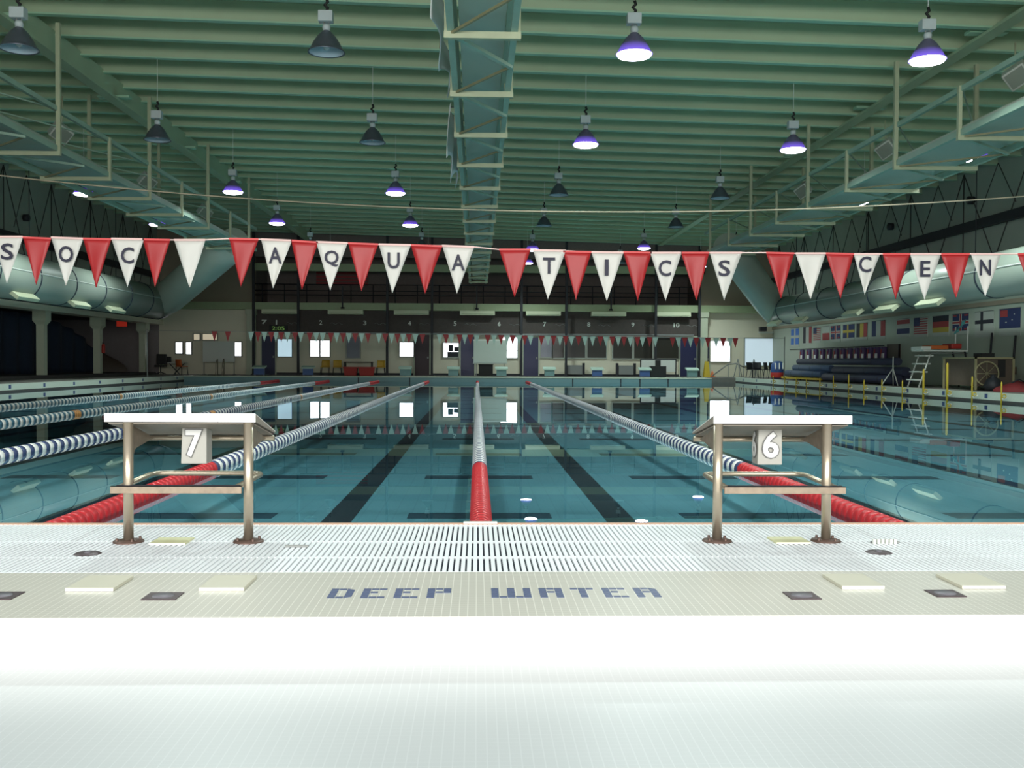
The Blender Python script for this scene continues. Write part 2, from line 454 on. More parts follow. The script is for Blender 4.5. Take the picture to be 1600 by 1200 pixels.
# sage beams across
a, b = at(262, 474, YB-.5), at(1190, 479, YB-.5)
zt, zb = Z(3.28), Z(2.88)
struct(mb('sage_beam').box(a.x, b.x, YB-.6, YB-.02, zb, zt).build('trim_1'))
struct(mb('sage_beam').box(FX0, FX1+.3, YB+.0, YB+.25, Z(5.1), Z(5.52)).build('trim_2'))
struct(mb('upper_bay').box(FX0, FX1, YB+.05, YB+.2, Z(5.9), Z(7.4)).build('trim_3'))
for i, px in enumerate((437, 540, 643, 746, 849, 951, 1052)):
    c = at(px, 490, YB-.6)
    g = mb('diffuser_cream').box(c.x-.98, c.x+.98, YB-.75, YB-.1, zb-.24, zb)
    g.use('sage_beam').box(c.x-.9, c.x+.9, YB-.765, YB-.75, zb-.2, zb-.17)
    tag(g.build('air_grille'), ('pale air grille under the far green beam, number %s from the left' % ('one two three four five six seven'.split()[i])), 'air vent', 'grilles under the far beam')
# railing in the dark upper bay
rl = thing('balcony_railing', (0, YB, Z(3.3)), 'dark railing of the upper balcony above the far green beam', 'railing')
m_ = mb('dark_steel')
for h_ in (3.75, 4.0, 4.35): m_.tube([(FX0, YB+.1, Z(h_)), (FX1, YB+.1, Z(h_))], .03, 6)
m_.build('rail', parent=rl)
m_ = mb('dark_steel'); x = FX0+.4
while x < FX1: m_.tube([(x, YB+.1, Z(3.28)), (x, YB+.1, Z(4.35))], .03, 6); x += 1.25
m_.build('baluster', parent=rl)
sb = thing('striped_banner', (at(523, 435, 59.9).x, 59.9, Z(4.9)), 'faded red striped banner hanging behind the far balcony', 'banner')
p0, p1 = at(494, 424, 59.9), at(575, 446, 59.9)
m_ = mb('brown').box(p0.x, p1.x, 59.95, 60.0, p1.z, p0.z); m_.use('far_red')
for q in range(4):
    z_ = p0.z - (p0.z-p1.z)*(q+.15)/4
    m_.box(p0.x, p1.x, 59.93, 59.95, z_-.14, z_)
m_.build('banner_cloth', parent=sb)
# slim dark posts in front of the glazed offices
names = 'first second third fourth fifth sixth seventh eighth ninth tenth eleventh'.split()
for i, px in enumerate((396, 466, 535, 605, 675, 745, 815, 885, 955, 1025, 1093)):
    c = at(px, 480, YB-.8); short = px in (535, 745, 955)
    z0 = Z(2.95) if short else 0
    if short:
        m_ = mb('dark_steel').box(c.x-.04, c.x+.04, YB-.8, YB-.72, z0, Z(hr(c.x)-1.2 if 0 else 4.2))
        m_.box(c.x-.1, c.x+.1, YB-.8, YB-.6, z0, z0+.08)
    else:
        m_ = mb('dark_steel').box(c.x-.065, c.x+.065, YB-.85, YB-.72, z0, Z(hr(c.x)))
        m_.box(c.x-.13, c.x+.13, YB-.9, YB-.66, z0, z0+.05)
    tag(m_.build('roof_post'), ('short dark hanger on the far beam' if short else 'slim dark post before the far offices')+', %s from the left' % names[i], 'post', 'dark posts along the far wall')
for i, (px, yt_) in enumerate(((392, 495), (1099, 492))):
    c = at(px, 540, YB-.5)
    m_ = mb('column_cream').box(c.x-.22, c.x+.22, YB-.6, YB-.2, 0, Z(2.88)); m_.box(c.x-.28, c.x+.28, YB-.66, YB-.14, Z(2.6), Z(2.88)); m_.box(c.x-.26, c.x+.26, YB-.64, YB-.16, 0, .3)
    tag(m_.build('column'), 'pale square column at the %s end of the far offices' % ('left', 'right')[i], 'column')
for i, (yy, lab) in enumerate(((41.9, 'pale pillar in front of the navy curtain, nearest on the left'), (48.0, 'pale pillar left of the exit sign'), (54.4, 'pale pillar beside the black office chair'))):
    m_ = mb('column_cream').box(WL-.16, WL+.16, yy-.16, yy+.16, .1, Z(2.05))
    m_.box(WL-.27, WL+.27, yy-.27, yy+.27, Z(1.62), Z(2.05))
    m_.poly([(WL+a_*.27, yy+b_*.27, Z(1.62)) for a_, b_ in ((-1,-1),(1,-1),(1,1),(-1,1))]+[(WL+a_*.16, yy+b_*.16, Z(1.45)) for a_, b_ in ((-1,-1),(1,-1),(1,1),(-1,1))], [(0,1,5,4),(1,2,6,5),(2,3,7,6),(3,0,4,7),(4,5,6,7),(3,2,1,0)])
    tag(m_.build('pillar'), lab, 'pillar', 'pillars along the left deck')
struct(mb('dark_deck').box(WL-.3, WL+.5, 24, 55, -.1, .14).build('trim_4'))

# windows and doors of the back wall (photo rectangles projected on the wall plane)
def rect(px0, py0, px1, py1, Y):
    a, b = at(px0, py0, Y), at(px1, py1, Y); return a.x, b.x, b.z, a.z
def window(n, px0, py0, px1, py1, pane, mull=0, fr=.06):
    x0, x1, z0, z1 = rect(px0, py0, px1, py1, YB-.05)
    m = mb('window_frame'); ya, yb = YB-.10, YB+.0
    m.box(x0-fr, x1+fr, ya, yb, z0-fr, z0); m.box(x0-fr, x1+fr, ya, yb, z1, z1+fr)
    m.box(x0-fr, x0, ya, yb, z0, z1); m.box(x1, x1+fr, ya, yb, z0, z1)
    for q in range(mull):
        xm = x0+(x1-x0)*(q+1)/(mull+1); m.box(xm-.04, xm+.04, ya, yb, z0, z1)
    o = struct(m.build('window_%d' % n))
    mb(pane).box(x0, x1, YB-.05, YB-.03, z0, z1).build('pane', parent=o)
    return o
wins = [(275,535,285,552,'window_bright',0), (291,535,299,553,'window_bright',0), (303,522,312,531,'window_warm',0), (317,522,339,531,'window_warm',0),
        (367,535,377,556,'window_bright',0), (434,530,456,557,'window_blue',0), (485,532,515,557,'window_bright',1), (542,527,562,559,'glass_grey',0),
        (625,535,646,557,'window_bright',0), (693,536,716,558,'window_bright',0), (783,527,808,559,'window_bright',0),
        (845,529,862,558,'glass_grey',0), (864,528,881,559,'glass_dark',0), (885,528,914,559,'glass_dark',0), (918,528,947,559,'glass_dark',0),
        (958,528,987,560,'glass_dark',0), (991,528,1019,560,'glass_dark',0), (1023,528,1060,560,'glass_dark',0),
        (1109,533,1140,565,'window_bright',0), (1164,529,1214,571,'blind_pale',0)]
for i, r_ in enumerate(wins): window(i+1, *r_)
# coats and kit seen dark against two of the bright windows
o = bpy.data.objects['window_10']; x0, x1, z0, z1 = rect(693, 536, 716, 558, YB-.05)
m_ = mb('dark_steel').box(x0+.22, x1, YB-.08, YB-.06, z0, z0+.30).box(x0+.27, x0+.55, YB-.08, YB-.06, z0+.34, z1-.1).box(x0+.60, x1, YB-.08, YB-.06, z0+.34, z1-.22)
m_.build('shelf_unit', parent=o)
o = bpy.data.objects['window_11']; x0, x1, z0, z1 = rect(783, 527, 808, 559, YB-.05)
mb('glass_dark').box(x0, x0+.28, YB-.08, YB-.06, z0+.05, z1-.15).box(x0+.28, x1, YB-.08, YB-.06, z0+.38, z0+.42).build('window_sticker', parent=o)
doors = [(409,525,430,583,'door_navy'), (648,523,671,586,'door_maroon'), (720,526,741,586,'door_navy'), (818,527,841,586,'door_navy'), (1063,527,1088,586,'door_navy'), (1101,531,1108,568,'door_navy')]
for i, (a0, b0, a1, b1, mt) in enumerate(doors):
    x0, x1, z0, z1 = rect(a0, b0, a1, b1, YB-.05); z0 = 0
    m_ = mb('column_cream'); m_.box(x0-.07, x0, YB-.1, YB, z0, z1+.07); m_.box(x1, x1+.07, YB-.1, YB, z0, z1+.07); m_.box(x0, x1, YB-.1, YB, z1, z1+.07)
    o = struct(m_.build('door_%d' % (i+1)))
    mb(mt).box(x0, x1, YB-.06, YB-.02, z0, z1).build('door_leaf', parent=o)
    mb('grey_mid').box(x1-.14, x1-.05, YB-.09, YB-.06, .95, 1.07).build('door_handle', parent=o)
# cream wall fins between the glazing, skirting
for i, (px) in enumerate((426, 549, 583, 604, 883, 916, 956, 989, 1021)):
    pass
struct(mb('dark_steel').box(FX0, FX1, YB-.03, YB, 0, .12).build('baseboard_back'))

# number board above the offices
nb = thing('number_board', (0, YB-.1, Z(1.75)), 'long dark board with lane numbers 1 to 10 above the far offices', 'sign board')
mb('dark_recess').box(FX0+.4, FX1-.4, YB-.16, YB-.01, Z(1.65), Z(2.45)).build('board_panel', parent=nb)
mb('grey_mid').box(FX0+.4, FX1-.4, YB-.30, YB-.01, Z(1.56), Z(1.64)).build('ledge', parent=nb)
for i, px in enumerate((432, 501, 570, 640, 711, 780, 851, 920, 989, 1057)):
    c = at(px, 503.5+(px-430)*.007, YB-.17)
    text_obj(str(i+1), 'digit', 'off_white', c, .33 if i == 9 else .08 if i == 0 else .17, .26, nb, .01, .02)
    sc = mb('grey_mid'); c2 = at(px+25, 505+(px-430)*.007, YB-.17); pts = [(c2.x-.35+.1*q, YB-.17, c2.z+.05*math.sin(q*1.7)) for q in range(8)]
    sc.tube(pts, .012, 5); sc.build('scribble', parent=nb)
ck = thing('wall_clock', tuple(at(435, 513, YB-.25)), 'small dark clock with green digits on the number board', 'clock')
c = at(435, 513, YB-.25); mb('black').box(c.x-.5, c.x+.5, YB-.28, YB-.17, c.z-.17, c.z+.17).build('clock_case', parent=ck)
text_obj('2:05', 'digits', 'led_green', (c.x, YB-.29, c.z), .7, .22, ck, .01, .01)
c = at(413, 503, YB-.2); text_obj('7', 'reflected_digit', 'off_white', c, .3, .24, nb, .01, .02)

# ------------------------------------------------------------------ roof trusses and their ducts
def truss(xl, xr, hb, ht, y0, y1, label, panel=2.93, ys=13.4, hang=False, cw=.09):
    t = thing('roof_truss', ((xl+xr)/2, y0, Z(hb)), label, 'truss', 'long roof trusses')
    for x_ in (xl, xr):
        mb('truss_green').box(x_-cw/2, x_+cw/2, y0, y1, Z(hb), Z(hb)+.12).build('lower_chord', parent=t)
        mb('truss_green').box(x_-.04, x_+.04, y0, y1, Z(ht)-.1, Z(ht)).build('upper_chord', parent=t)
    y = ys
    while y - panel > y0: y -= panel
    k_ = 0
    while y <= y1:
        mb('truss_cream').box(xl-.09, xr+.09, y-.045, y+.045, Z(hb)-.09, Z(hb)).build('cross_strut', parent=t)
        for x_ in (xl-.05, xr+.05):
            top = Z(hr(x_)) if (hang and k_ % 2 == 0) else Z(ht)
            wv = .05 if not (hang and k_ % 2 == 0) else .07
            mb('truss_cream').box(x_-wv/2-.01, x_+wv/2+.01, y-.04, y+.04, Z(hb)-.05, top).build('upright', parent=t)
        if y+panel <= y1:
            m = mb('truss_green')
            m.bar((xl, y, Z(hb)-.02), (xr, y+panel*.5, Z(hb)-.02), .07, .05)
            m.use('brace_brown').bar((xr, y+panel*.5, Z(hb)-.02), (xl, y+panel, Z(hb)-.02), .035, .035)
            m.use('truss_green').bar((xl, y, Z(ht)-.05), (xr, y+panel, Z(ht)-.05), .03, .03)
            m.build('diagonal_brace', parent=t)
        y += panel; k_ += 1
    return t
truss(-.37, .48, 4.4, 5.45, 9, 56.2, 'pale green box truss running down the middle of the ceiling')
truss(-10.4, -8.9, 4.4, 5.35, 9, 40.5, 'pale green box truss hung along the left side of the ceiling', hang=True, ys=24.4)
truss(9.3, 11.0, 4.4, 5.35, 9, 40.5, 'pale green box truss hung along the right side of the ceiling', hang=True, ys=24.8)
tag(mb('duct_green').box(-.26, .37, 9, 56.0, Z(4.62), Z(5.1)).build('air_duct'), 'flat green duct inside the middle ceiling truss', 'air duct')
def side_duct(sx, x0, x1, pts, rr, lab):
    d = thing('air_duct', ((x0+x1)/2, 40, Z(4.5)), lab, 'air duct')
    mb('duct_green').box(x0+.08, x1-.08, 9, 40.5, Z(4.53), Z(4.62)).build('duct_box', parent=d)
    m = mb('duct_green').tube(pts, rr, 18); m.build('duct_elbow', parent=d)
    return d
side_duct(-1, -10.4, -8.9, [(-9.65, 40.3, Z(4.75)), (-10.4, 41.2, Z(4.5)), (-14.2, 46.6, Z(2.95)), (-15, 47.6, Z(2.72))], [.6, .72, .75, .75], 'green box duct in the left truss bending down to the round duct')
side_duct(1, 9.3, 11.0, [(10.15, 40.3, Z(4.75)), (10.7, 41.2, Z(4.5)), (13.6, 46.0, Z(2.8)), (14.2, 47.0, Z(2.5))], [.6, .68, .68, .66], 'green box duct in the right truss bending down to the round duct')
def round_duct(x, h, r, y0, y1, rings, diff, lab, inward):
    d = thing('round_duct', (x, y0, Z(h)), lab, 'air duct')
    mb('duct_round').tube([(x, y0, Z(h)), (x, y1, Z(h))], r, 40).build('duct_tube', parent=d)
    m = mb('off_white'); ang = math.radians(8); m.tube([(x+inward*(r+.005)*math.cos(ang), y0, Z(h)+(r+.005)*math.sin(ang)), (x+inward*(r+.005)*math.cos(ang), y1, Z(h)+(r+.005)*math.sin(ang))], .02, 6); m.build('duct_seam_and_highlight', parent=d)  # off-white line stands in for the light streak along the duct
    for y in rings:
        mb('duct_seam_and_highlight').lathe([(r*.99, -.03), (r+.02, -.025), (r+.02, .025), (r*.99, .03)], (x, y, Z(h)), 40, 'Y').build('joint_ring', parent=d)
    for y in diff:
        a_ = math.radians(-52); cx = x + inward*(r+.04)*math.cos(a_); cz = Z(h) + (r+.04)*math.sin(a_)
        q = mb('diffuser_cream'); q.obox((cx, y, cz), (.5, 1.5, .12), Matrix.Rotation(inward*(math.pi/2+a_)*-1 if 0 else inward*math.radians(38)*-1*-1, 3, 'Y'))
        q.build('diffuser', parent=d)
    for y in (y0+4, y0+12, y0+20, y0+28):
        if y < y1: mb('dark_steel').tube([(x, y, Z(h)+r*.9), (x, y, Z(h)+r+1.8 if 0 else Z(hr(x)))], .015, 6).build('hanger_rod', parent=d)
    return d
round_duct(-15.0, 2.7, .75, 22, 47.6, [24.8, 27.6, 30.4, 33.2, 36.1, 38.9, 41.8, 44.5, 47.2], [28.9, 32.4, 36.8, 40.4], 'big grey green round duct along the left side above the pillars', 1)
round_duct(14.2, 2.45, .62, 16, 47.0, [18.3, 21.0, 23.8, 26.8, 31.7, 34.3, 36.9, 39.5, 42.2, 44.9], [29.8, 33.0, 36.0, 42.0, 45.6], 'big grey green round duct along the right side above the flags', -1)
# girders right under the roof beams
for gx, lab in ((-9.3, 'left'), (10.3, 'right')):
    g = thing('roof_girder', (gx, 12, Z(6.6)), 'green steel girder just under the roof above the %s truss' % lab, 'girder')
    mb('beam_green').box(gx-.15, gx+.15, 10, 56, Z(6.62), Z(6.68)).build('girder_flange', parent=g)
    mb('beam_green').box(gx-.03, gx+.03, 10, 56, Z(6.68), Z(hr(gx)+.1)).build('girder_web', parent=g)
    for y in range(14, 54, 6): mb('flange_green').box(gx-.4, gx+.4, y-.12, y+.12, Z(6.70), Z(6.76)).build('bearing_plate', parent=g)
# dark zigzag bracing against the upper side walls
for wx, s_, lab in ((WL, 1, 'left'), (WR, -1, 'right')):
    z = thing('wall_bracing', (wx+s_*.25, 16, Z(3)), 'thin dark zigzag rods and purlin against the upper %s wall' % lab, 'bracing')
    xx = wx+s_*.25
    mb('dark_steel').box(xx-.1, xx+.1, 14, 56, Z(4.55), Z(4.85)).build('purlin', parent=z)
    y = 15; m = mb('brace_dark'); n_ = 0
    while y < 54:
        m.tube([(xx, y, Z(3.4)), (xx, y+2.1, Z(hr(xx)))], .02, 5); m.tube([(xx, y+2.1, Z(hr(xx))), (xx, y+4.2, Z(3.4))], .02, 5)
        m.tube([(xx-s_*.08, y, Z(hr(xx))), (xx-s_*.08, y+1.1, Z(5.1))], .016, 5); m.tube([(xx-s_*.08, y+4.2, Z(hr(xx))), (xx-s_*.08, y+3.1, Z(5.1))], .016, 5)
        m.tube([(xx, y+2.1, Z(3.0)), (xx, y+2.1, Z(hr(xx)))], .022, 5)
        y += 4.2; n_ += 1
    m.build('zigzag_rods', parent=z)
    for y in (22.5, 26.9, 33.5, 40.1): mb('dark_steel').lathe([(0, -.1), (.14, -.1), (.14, .1), (0, .1)], (xx-s_*.05, y, Z(5.6)), 12, 'X').build('junction_box', parent=z)

# ------------------------------------------------------------------ high bay lamps
def make_lamp(on, label, loc, cord=1.5):
    t = thing('high_bay_lamp', loc, label, 'ceiling lamp', 'high bay lamps'); x, y, z = loc      # loc = centre of the rim
    R_ = .30
    prof = [(.055, .36), (.075, .345), (.15, .27), (.215, .17), (.262, .08), (R_, 0.0), (R_+.012, -.004), (R_+.008, .012)]
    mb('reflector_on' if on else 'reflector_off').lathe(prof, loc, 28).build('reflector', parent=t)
    m = mb('bulb_on' if on else 'reflector_in')
    if on: m.lathe([(.292, .004), (.275, -.035), (.16, -.066), (0.001, -.078)], loc, 28)
    else: m.lathe([(.29, .006), (.25, .08), (.20, .17), (.13, .26), (.001, .28)], loc, 28)
    m.build('lens' if on else 'reflector_lining', parent=t)
    if not on: mb('bulb_off').lathe([(.001, .03), (.05, .06), (.06, .12), (.04, .2), (.03, .27)], loc, 12).build('bulb', parent=t)
    mb('ballast').lathe([(.001, .46), (.06, .46), (.07, .42), (.06, .36), (.001, .36)], loc, 14).build('socket', parent=t)
    mb('ballast').box(x-.13, x+.11, y-.09, y+.09, z+.50, z+.68).build('ballast_box', parent=t, bevel=.01)
    m = mb('black').tube([(x, y, z+.68), (x+.02, y, z+.74), (x-.03, y, z+.79), (x+.02, y, z+.84), (x, y, z+.9)], .028, 6)
    m.build('hook', parent=t)
    mb('grey_mid').tube([(x-.04, y, z+.46), (x-.04, y, z+.52)], .012, 5).tube([(x+.04, y, z+.46), (x+.04, y, z+.52)], .012, 5).build('bracket', parent=t)
    mb('off_white').tube([(x, y, z+.9), (x, y, Z(hr(x))+.44)], .008, 5).build('cord', parent=t)
    if on:
        l = bpy.data.lights.new('lamp_light', 'SPOT'); l.energy = LAMP_W; l.color = (.80, .95, .92); l.spot_size = math.radians(150); l.spot_blend = .6; l.shadow_soft_size = .28
        o = bpy.data.objects.new('lamp_light', l); COL.objects.link(o); o.parent = t; o.location = (0, 0, -.07)
    return t
LAMP_W = 1250
rows = ['nearest', 'second', 'third', 'fourth', 'fifth', 'farthest']
cols = ['far left', 'inner left', 'inner right', 'far right']
data = [(16.9, [(30,80,0), (510,85,0), (991,88,1), (1449,97,1)]), (23.8, [(246,222,0), (582,226,0), (915,229,1), (1239,237,1)]),
        (30.9, [(364,303,1), (618,305,1), (873,308,0), (1125,313,0)]), (38.2, [(433,352,1), (641,355,1), (850,356,0), (1056,358,0)]),
        (45.3, [(485,390,0), (659,390,0), (832,393,1), (1006,391,1)]), (52.4, [(516,411,0), (669,411,0), (824,414,1), (969,414,0)])]
for i, (D, row) in enumerate(data):
    for k, (px, py, on) in enumerate(row):
        make_lamp(on, '%s high bay lamp in the %s row from the camera, %s column' % ('lit white' if on else 'unlit grey', rows[i], cols[k]), tuple(at(px, py-3, D)))
for px, py, D, lab in ((131, 303, 30.9, 'small lit lamp beyond the left truss, nearer of two'), (246, 351, 38.2, 'small lit lamp beyond the left truss, farther of two'),
                       (1525, 248, 23.8, 'lit lamp beyond the right truss, nearer of two'), (1350, 319, 30.9, 'small lit lamp beyond the right truss, farther of two')):
    make_lamp(1, lab, tuple(at(px, py, D)))
for x_, y_, on, lab in ((-7.7, 9.9, 1, 'unseen high bay lamp lit to brighten the near pool end, leftmost'), (-2.55, 9.9, 1, 'unseen high bay lamp lit to brighten the near pool end, second from the left'),  # left two are out of view, lit to brighten the near-left pool floor
                        (2.6, 9.9, 1, 'lit white high bay lamp over the near pool end, third from the left'), (7.6, 9.9, 1, 'lit white high bay lamp over the near pool end, rightmost'),
                        (11.9, 45.6, 1, 'lit lamp hidden behind the right duct elbow, nearer of two'), (11.9, 52.9, 1, 'lit lamp hidden behind the right duct elbow, farther of two')):
    make_lamp(on, lab, (x_, y_, Z(5.15)))
# angled floodlights on the side trusses
for i, (px, py, X) in enumerate(((95, 207, -10.4), (230, 283, -10.4), (320, 331, -10.4), (1590, 118, 11.0), (1385, 232, 11.0), (1255, 297, 11.0))):
    c = atx(px, py, X); s_ = 1 if X < 0 else -1
    sd = 'left' if X < 0 else 'right'; od = ('nearest', 'middle', 'farthest')[i % 3]
    t = thing('loudspeaker', tuple(c), 'angled grey green loudspeaker on the %s truss, %s of three' % (sd, od), 'speaker', 'loudspeakers on the side trusses')
    R_ = Matrix.Rotation(math.radians(30)*s_, 3, 'Z') @ Matrix.Rotation(math.radians(28), 3, 'X') @ Matrix.Rotation(math.radians(32)*s_, 3, 'Y')
    mb('off_white').obox(c, (.46, .34, .40), R_).build('speaker_box', parent=t, bevel=.02)
    mb('duct_round').obox(c + R_ @ Vector((0, -.18, 0)), (.38, .02, .32), R_).build('speaker_grille', parent=t)
    mb('truss_cream').tube([c + Vector((0, 0, .15)), c+Vector((0, .1, .45)), (c.x, c.y+.1, Z(6.6))], .02, 6).build('mounting_pole', parent=t)
# white and red banners hanging from the middle truss
def hang_flag(y0, y1, h0, h1, lab, reds):
    """folded flag hanging along the outer left side of the middle truss"""
    X = -.56; t = thing('hanging_flag', (X, (y0+y1)/2, Z(h0)), lab, 'flag', 'flags on the middle truss')
    NY_, NZ_ = 18, 12; pts = []
    def P_(u, v, dx=0):
        low = h1 + (h0-h1)*.30*abs(math.sin(u*5.2+.6))
        return (X - .05*math.sin(u*11+v*2) - .05*v*math.sin(u*4+1) + dx, y0+(y1-y0)*u + .12*v*math.sin(u*6), Z(h0-(h0-low)*v))
    for a in range(NY_+1):
        for q in range(NZ_+1): pts.append(P_(a/NY_, q/NZ_))
    mb('grey_mid').tube([(-.42, y0+.1, Z(h0)-.01), (-.42, y1-.1, Z(h0)-.01)], .012, 6).tube([(-.40, y0+.3, Z(h0)-.02), (X-.03, y0+.3, Z(h0)-.02)], .012, 6).tube([(-.40, y1-.3, Z(h0)-.02), (X-.03, y1-.3, Z(h0)-.02)], .012, 6).build('flag_rod', parent=t)
    o = mb('flag_white').poly(pts, [(a*(NZ_+1)+q, a*(NZ_+1)+q+1, (a+1)*(NZ_+1)+q+1, (a+1)*(NZ_+1)+q) for a in range(NY_) for q in range(NZ_)], True).build('flag_cloth', parent=t)
    s_ = o.modifiers.new('thick', 'SOLIDIFY'); s_.thickness = .012; s_.offset = 0
    for (u0, u1, v0, v1) in reds:
        m = mb('far_red'); pp = [P_(u0+(u1-u0)*i/5, v0+(v1-v0)*j/4, -.012) for i in range(6) for j in range(5)]
        m.poly(pp, [(i*5+j, i*5+j+1, (i+1)*5+j+1, (i+1)*5+j) for i in range(5) for j in range(4)], True)
        o = m.build('red_patch', parent=t); s_ = o.modifiers.new('thick', 'SOLIDIFY'); s_.thickness = .006; s_.offset = 0
hang_flag(13.6, 17.6, 5.38, 4.5, 'white flag with red patches hanging at the top by the middle truss', [(.1, .3, .1, .6), (.45, .7, .2, .55)])
hang_flag(20.8, 24.2, 5.38, 4.0, 'long white flag hanging on the middle truss below the first', [(.4, .6, .3, .45)])

# ------------------------------------------------------------------ cable across the hall
def cable_pt(X):
    return (X, 19.7, Z(2.98+.0048*(X-1.78)**2))
tag(mb('rope_tan').tube([cable_pt(WL+.02+(WR-WL-.04)*i/48) for i in range(49)], .014, 6).build('recall_rope'), 'thin tan rope strung right across the hall above the pennants', 'rope')

# ------------------------------------------------------------------ near pennants
PY = 9.5
pen = [(-12,36,370,370,10,442,'W','S',11,393,19), (36,80,371,373,57,445,'R'), (80,130,371,373,103,446,'W','O',103,397,22), (130,174,373,374,150,449,'R'),
 (174,225,373,374,199,449,'W','C',199,399,20), (223,266,374,375,242,449,'R'), (272,321,375,375,296,449,'W'),
 (358,404,373,374,376,448,'R'), (408,456,374,376,427,450,'W','A',430,399,20), (455,497,376,379,472,452,'R'), (494,543,378,380,516,454,'W','Q',518,404,22),
 (544,591,380,382,565,455,'R'), (592,642,382,383,613,458,'W','U',615,407,19), (642,691,383,385,664,459,'R'), (691,741,384,386,714,459,'W','A',716,410,21),
 (780,829,390,390,804,464,'R'), (833,884,391,392,856,468,'W','T',858,415,19), (880,924,393,394,900,469,'R'), (924,974,394,395,948,470,'W','I',948,418,6),
 (974,1018,394,395,997,470,'R'), (1016,1065,395,395,1040,470,'W','C',1039,419,20), (1064,1108,395,395,1088,469,'R'), (1109,1159,395,395,1132,469,'W','S',1132,419,19),
 (1197,1241,395,396,1220,466,'R'), (1243,1290,396,396,1266,467,'W'), (1290,1334,396,397,1313,466,'R'), (1334,1375,397,397,1351,461,'W','C',1352,413,20),
 (1379,1422,397,397,1400,467,'R'), (1422,1470,397,397,1445,469,'W','E',1446,420,16), (1470,1515,397,397,1493,465,'R'), (1517,1564,397,397,1539,463,'W','N',1540,418,18), (1590,1634,397,397,1612,465,'R')]
ps = thing('pennant_string', (0, PY, at(745, 386, PY).z), 'string of large red and white pennants lettered across the near pool end', 'pennants')
cp = [(-13.5, PY, at(-12, 369, PY).z-.02)]
for p in pen: cp += [tuple(at(p[0], p[2], PY)), tuple(at(p[1], p[3], PY))]
cp.append((13.2, PY, at(1600, 396, PY).z+.02)); cp = sorted(cp)
mb('hem_pink').tube(cp, .006, 6).build('cord', parent=ps)
for idx, p in enumerate(pen):
    a, b, c = at(p[0], p[2], PY), at(p[1], p[3], PY), at(p[4], p[5], PY)
    n = 10; pts = []; fs = []; ph = random.random()*6; amp = random.uniform(.004, .014)
    for j in range(n+1):
        v = j/n; l, r_ = a.lerp(c, v), b.lerp(c, v)
        for q in range(7):
            u = q/6; w_ = l.lerp(r_, u); w_.y += amp*math.sin(u*5+ph+v*2)*(1-v*.4)*min(1, v*3) + .01*v*math.sin(ph); pts.append(w_)
    fs = [(j*7+q, j*7+q+1, (j+1)*7+q+1, (j+1)*7+q) for j in range(n) for q in range(6)]
    m = mb('pennant_red' if p[6] == 'R' else 'pennant_white').poly(pts, fs, True)
    o = m.build('pennant', parent=ps); s_ = o.modifiers.new('thick', 'SOLIDIFY'); s_.thickness = .003; s_.offset = 1
    o['label'] = 'red pennant' if p[6] == 'R' else ('white pennant with letter %s' % p[7] if len(p) > 7 else 'blank white pennant')
    mb('hem_red' if p[6] == 'R' else 'hem_pink').bar(a+Vector((0,-.006,0)), b+Vector((0,-.006,0)), .004, .018).build('hem', parent=o)
    if len(p) > 7:
        c_ = at(p[8], p[9], PY-.022); px_m = F/PY
        text_obj(p[7], 'lettering', 'letter_navy', c_, p[10]/px_m*.99, 25/px_m, o, .003, .015)
# ------------------------------------------------------------------ far pennants
FY = 45.9
fs_ = thing('pennant_string', (0, FY, at(745, 521, FY).z), 'string of small red and white pennants before the far offices', 'pennants')
fl = [(335,'R'),(356,'R'),(392,'W'),(403,'R'),(413,'W'),(424,'R'),(431,'W'),(439.5,'R'),(449,'W'),(461,'R'),(470,'W'),(484,'R'),(494,'W'),(504,'W'),(517,'R'),(526,'W'),(536,'R'),(545,'W'),(555,'R'),
 (565,'W'),(575,'R'),(592,'W'),(602,'R'),(612,'W'),(621,'R'),(630,'W'),(639,'R'),(649,'W'),(660,'R'),(687,'W'),(697,'R'),(705,'W'),(718,'R'),(726,'W'),(735,'R'),(745,'W'),(762,'R'),(772,'W'),(783,'R'),
 (792,'W'),(801,'R'),(811,'W'),(820,'R'),(829,'W'),(846,'R'),(856,'W'),(865,'R'),(875,'W'),(884,'R'),(893,'W'),(904,'R'),(914,'W'),(926,'W'),(938,'R'),(947,'W'),(957,'R'),(966,'W'),(975,'R'),(985,'W'),(996,'R'),(1004,'W'),(1015,'R'),(1024,'W'),
 (1051,'R'),(1060,'W'),(1070,'R'),(1079,'W'),(1088,'R'),(1098,'W'),(1106,'R'),(1119,'W'),(1130,'R'),(1141,'W'),(1149,'R')]
def fy(px): return 517.5+(px-335)*(528-517.5)/(1149-335)
mb('cable').tube([(XL-.272, FY, at(335, 517, FY).z)] + [tuple(at(p, fy(p), FY)) for p, c in fl] + [(XR+.272, FY, at(1149, 528, FY).z)], .008, 5).build('cord', parent=fs_)
for i, (p, c) in enumerate(fl):
    a, b, t_ = at(p-4.7, fy(p-4.7), FY), at(p+4.7, fy(p+4.7), FY), at(p, fy(p)+16, FY)
    o = mb('far_red' if c == 'R' else 'far_white').prism([a, b, t_], (0, .01, 0)).build('pennant', parent=fs_)

for x_, zz, sd in ((XL-.3, at(335, 517, FY).z, 'left'), (XR+.3, at(1149, 528, FY).z, 'right')):
    t = thing('pennant_pole', (x_, FY, 0), 'slim grey pole holding the far pennant string on the %s deck' % sd, 'pole')
    mb('grey_mid').tube([(x_, FY, 0), (x_, FY, zz+.06)], .025, 8).build('pole', parent=t)
    mb('grey_mid').lathe([(.001, .02), (.12, .02), (.13, 0)], (x_, FY, 0), 14).build('pole_base', parent=t)
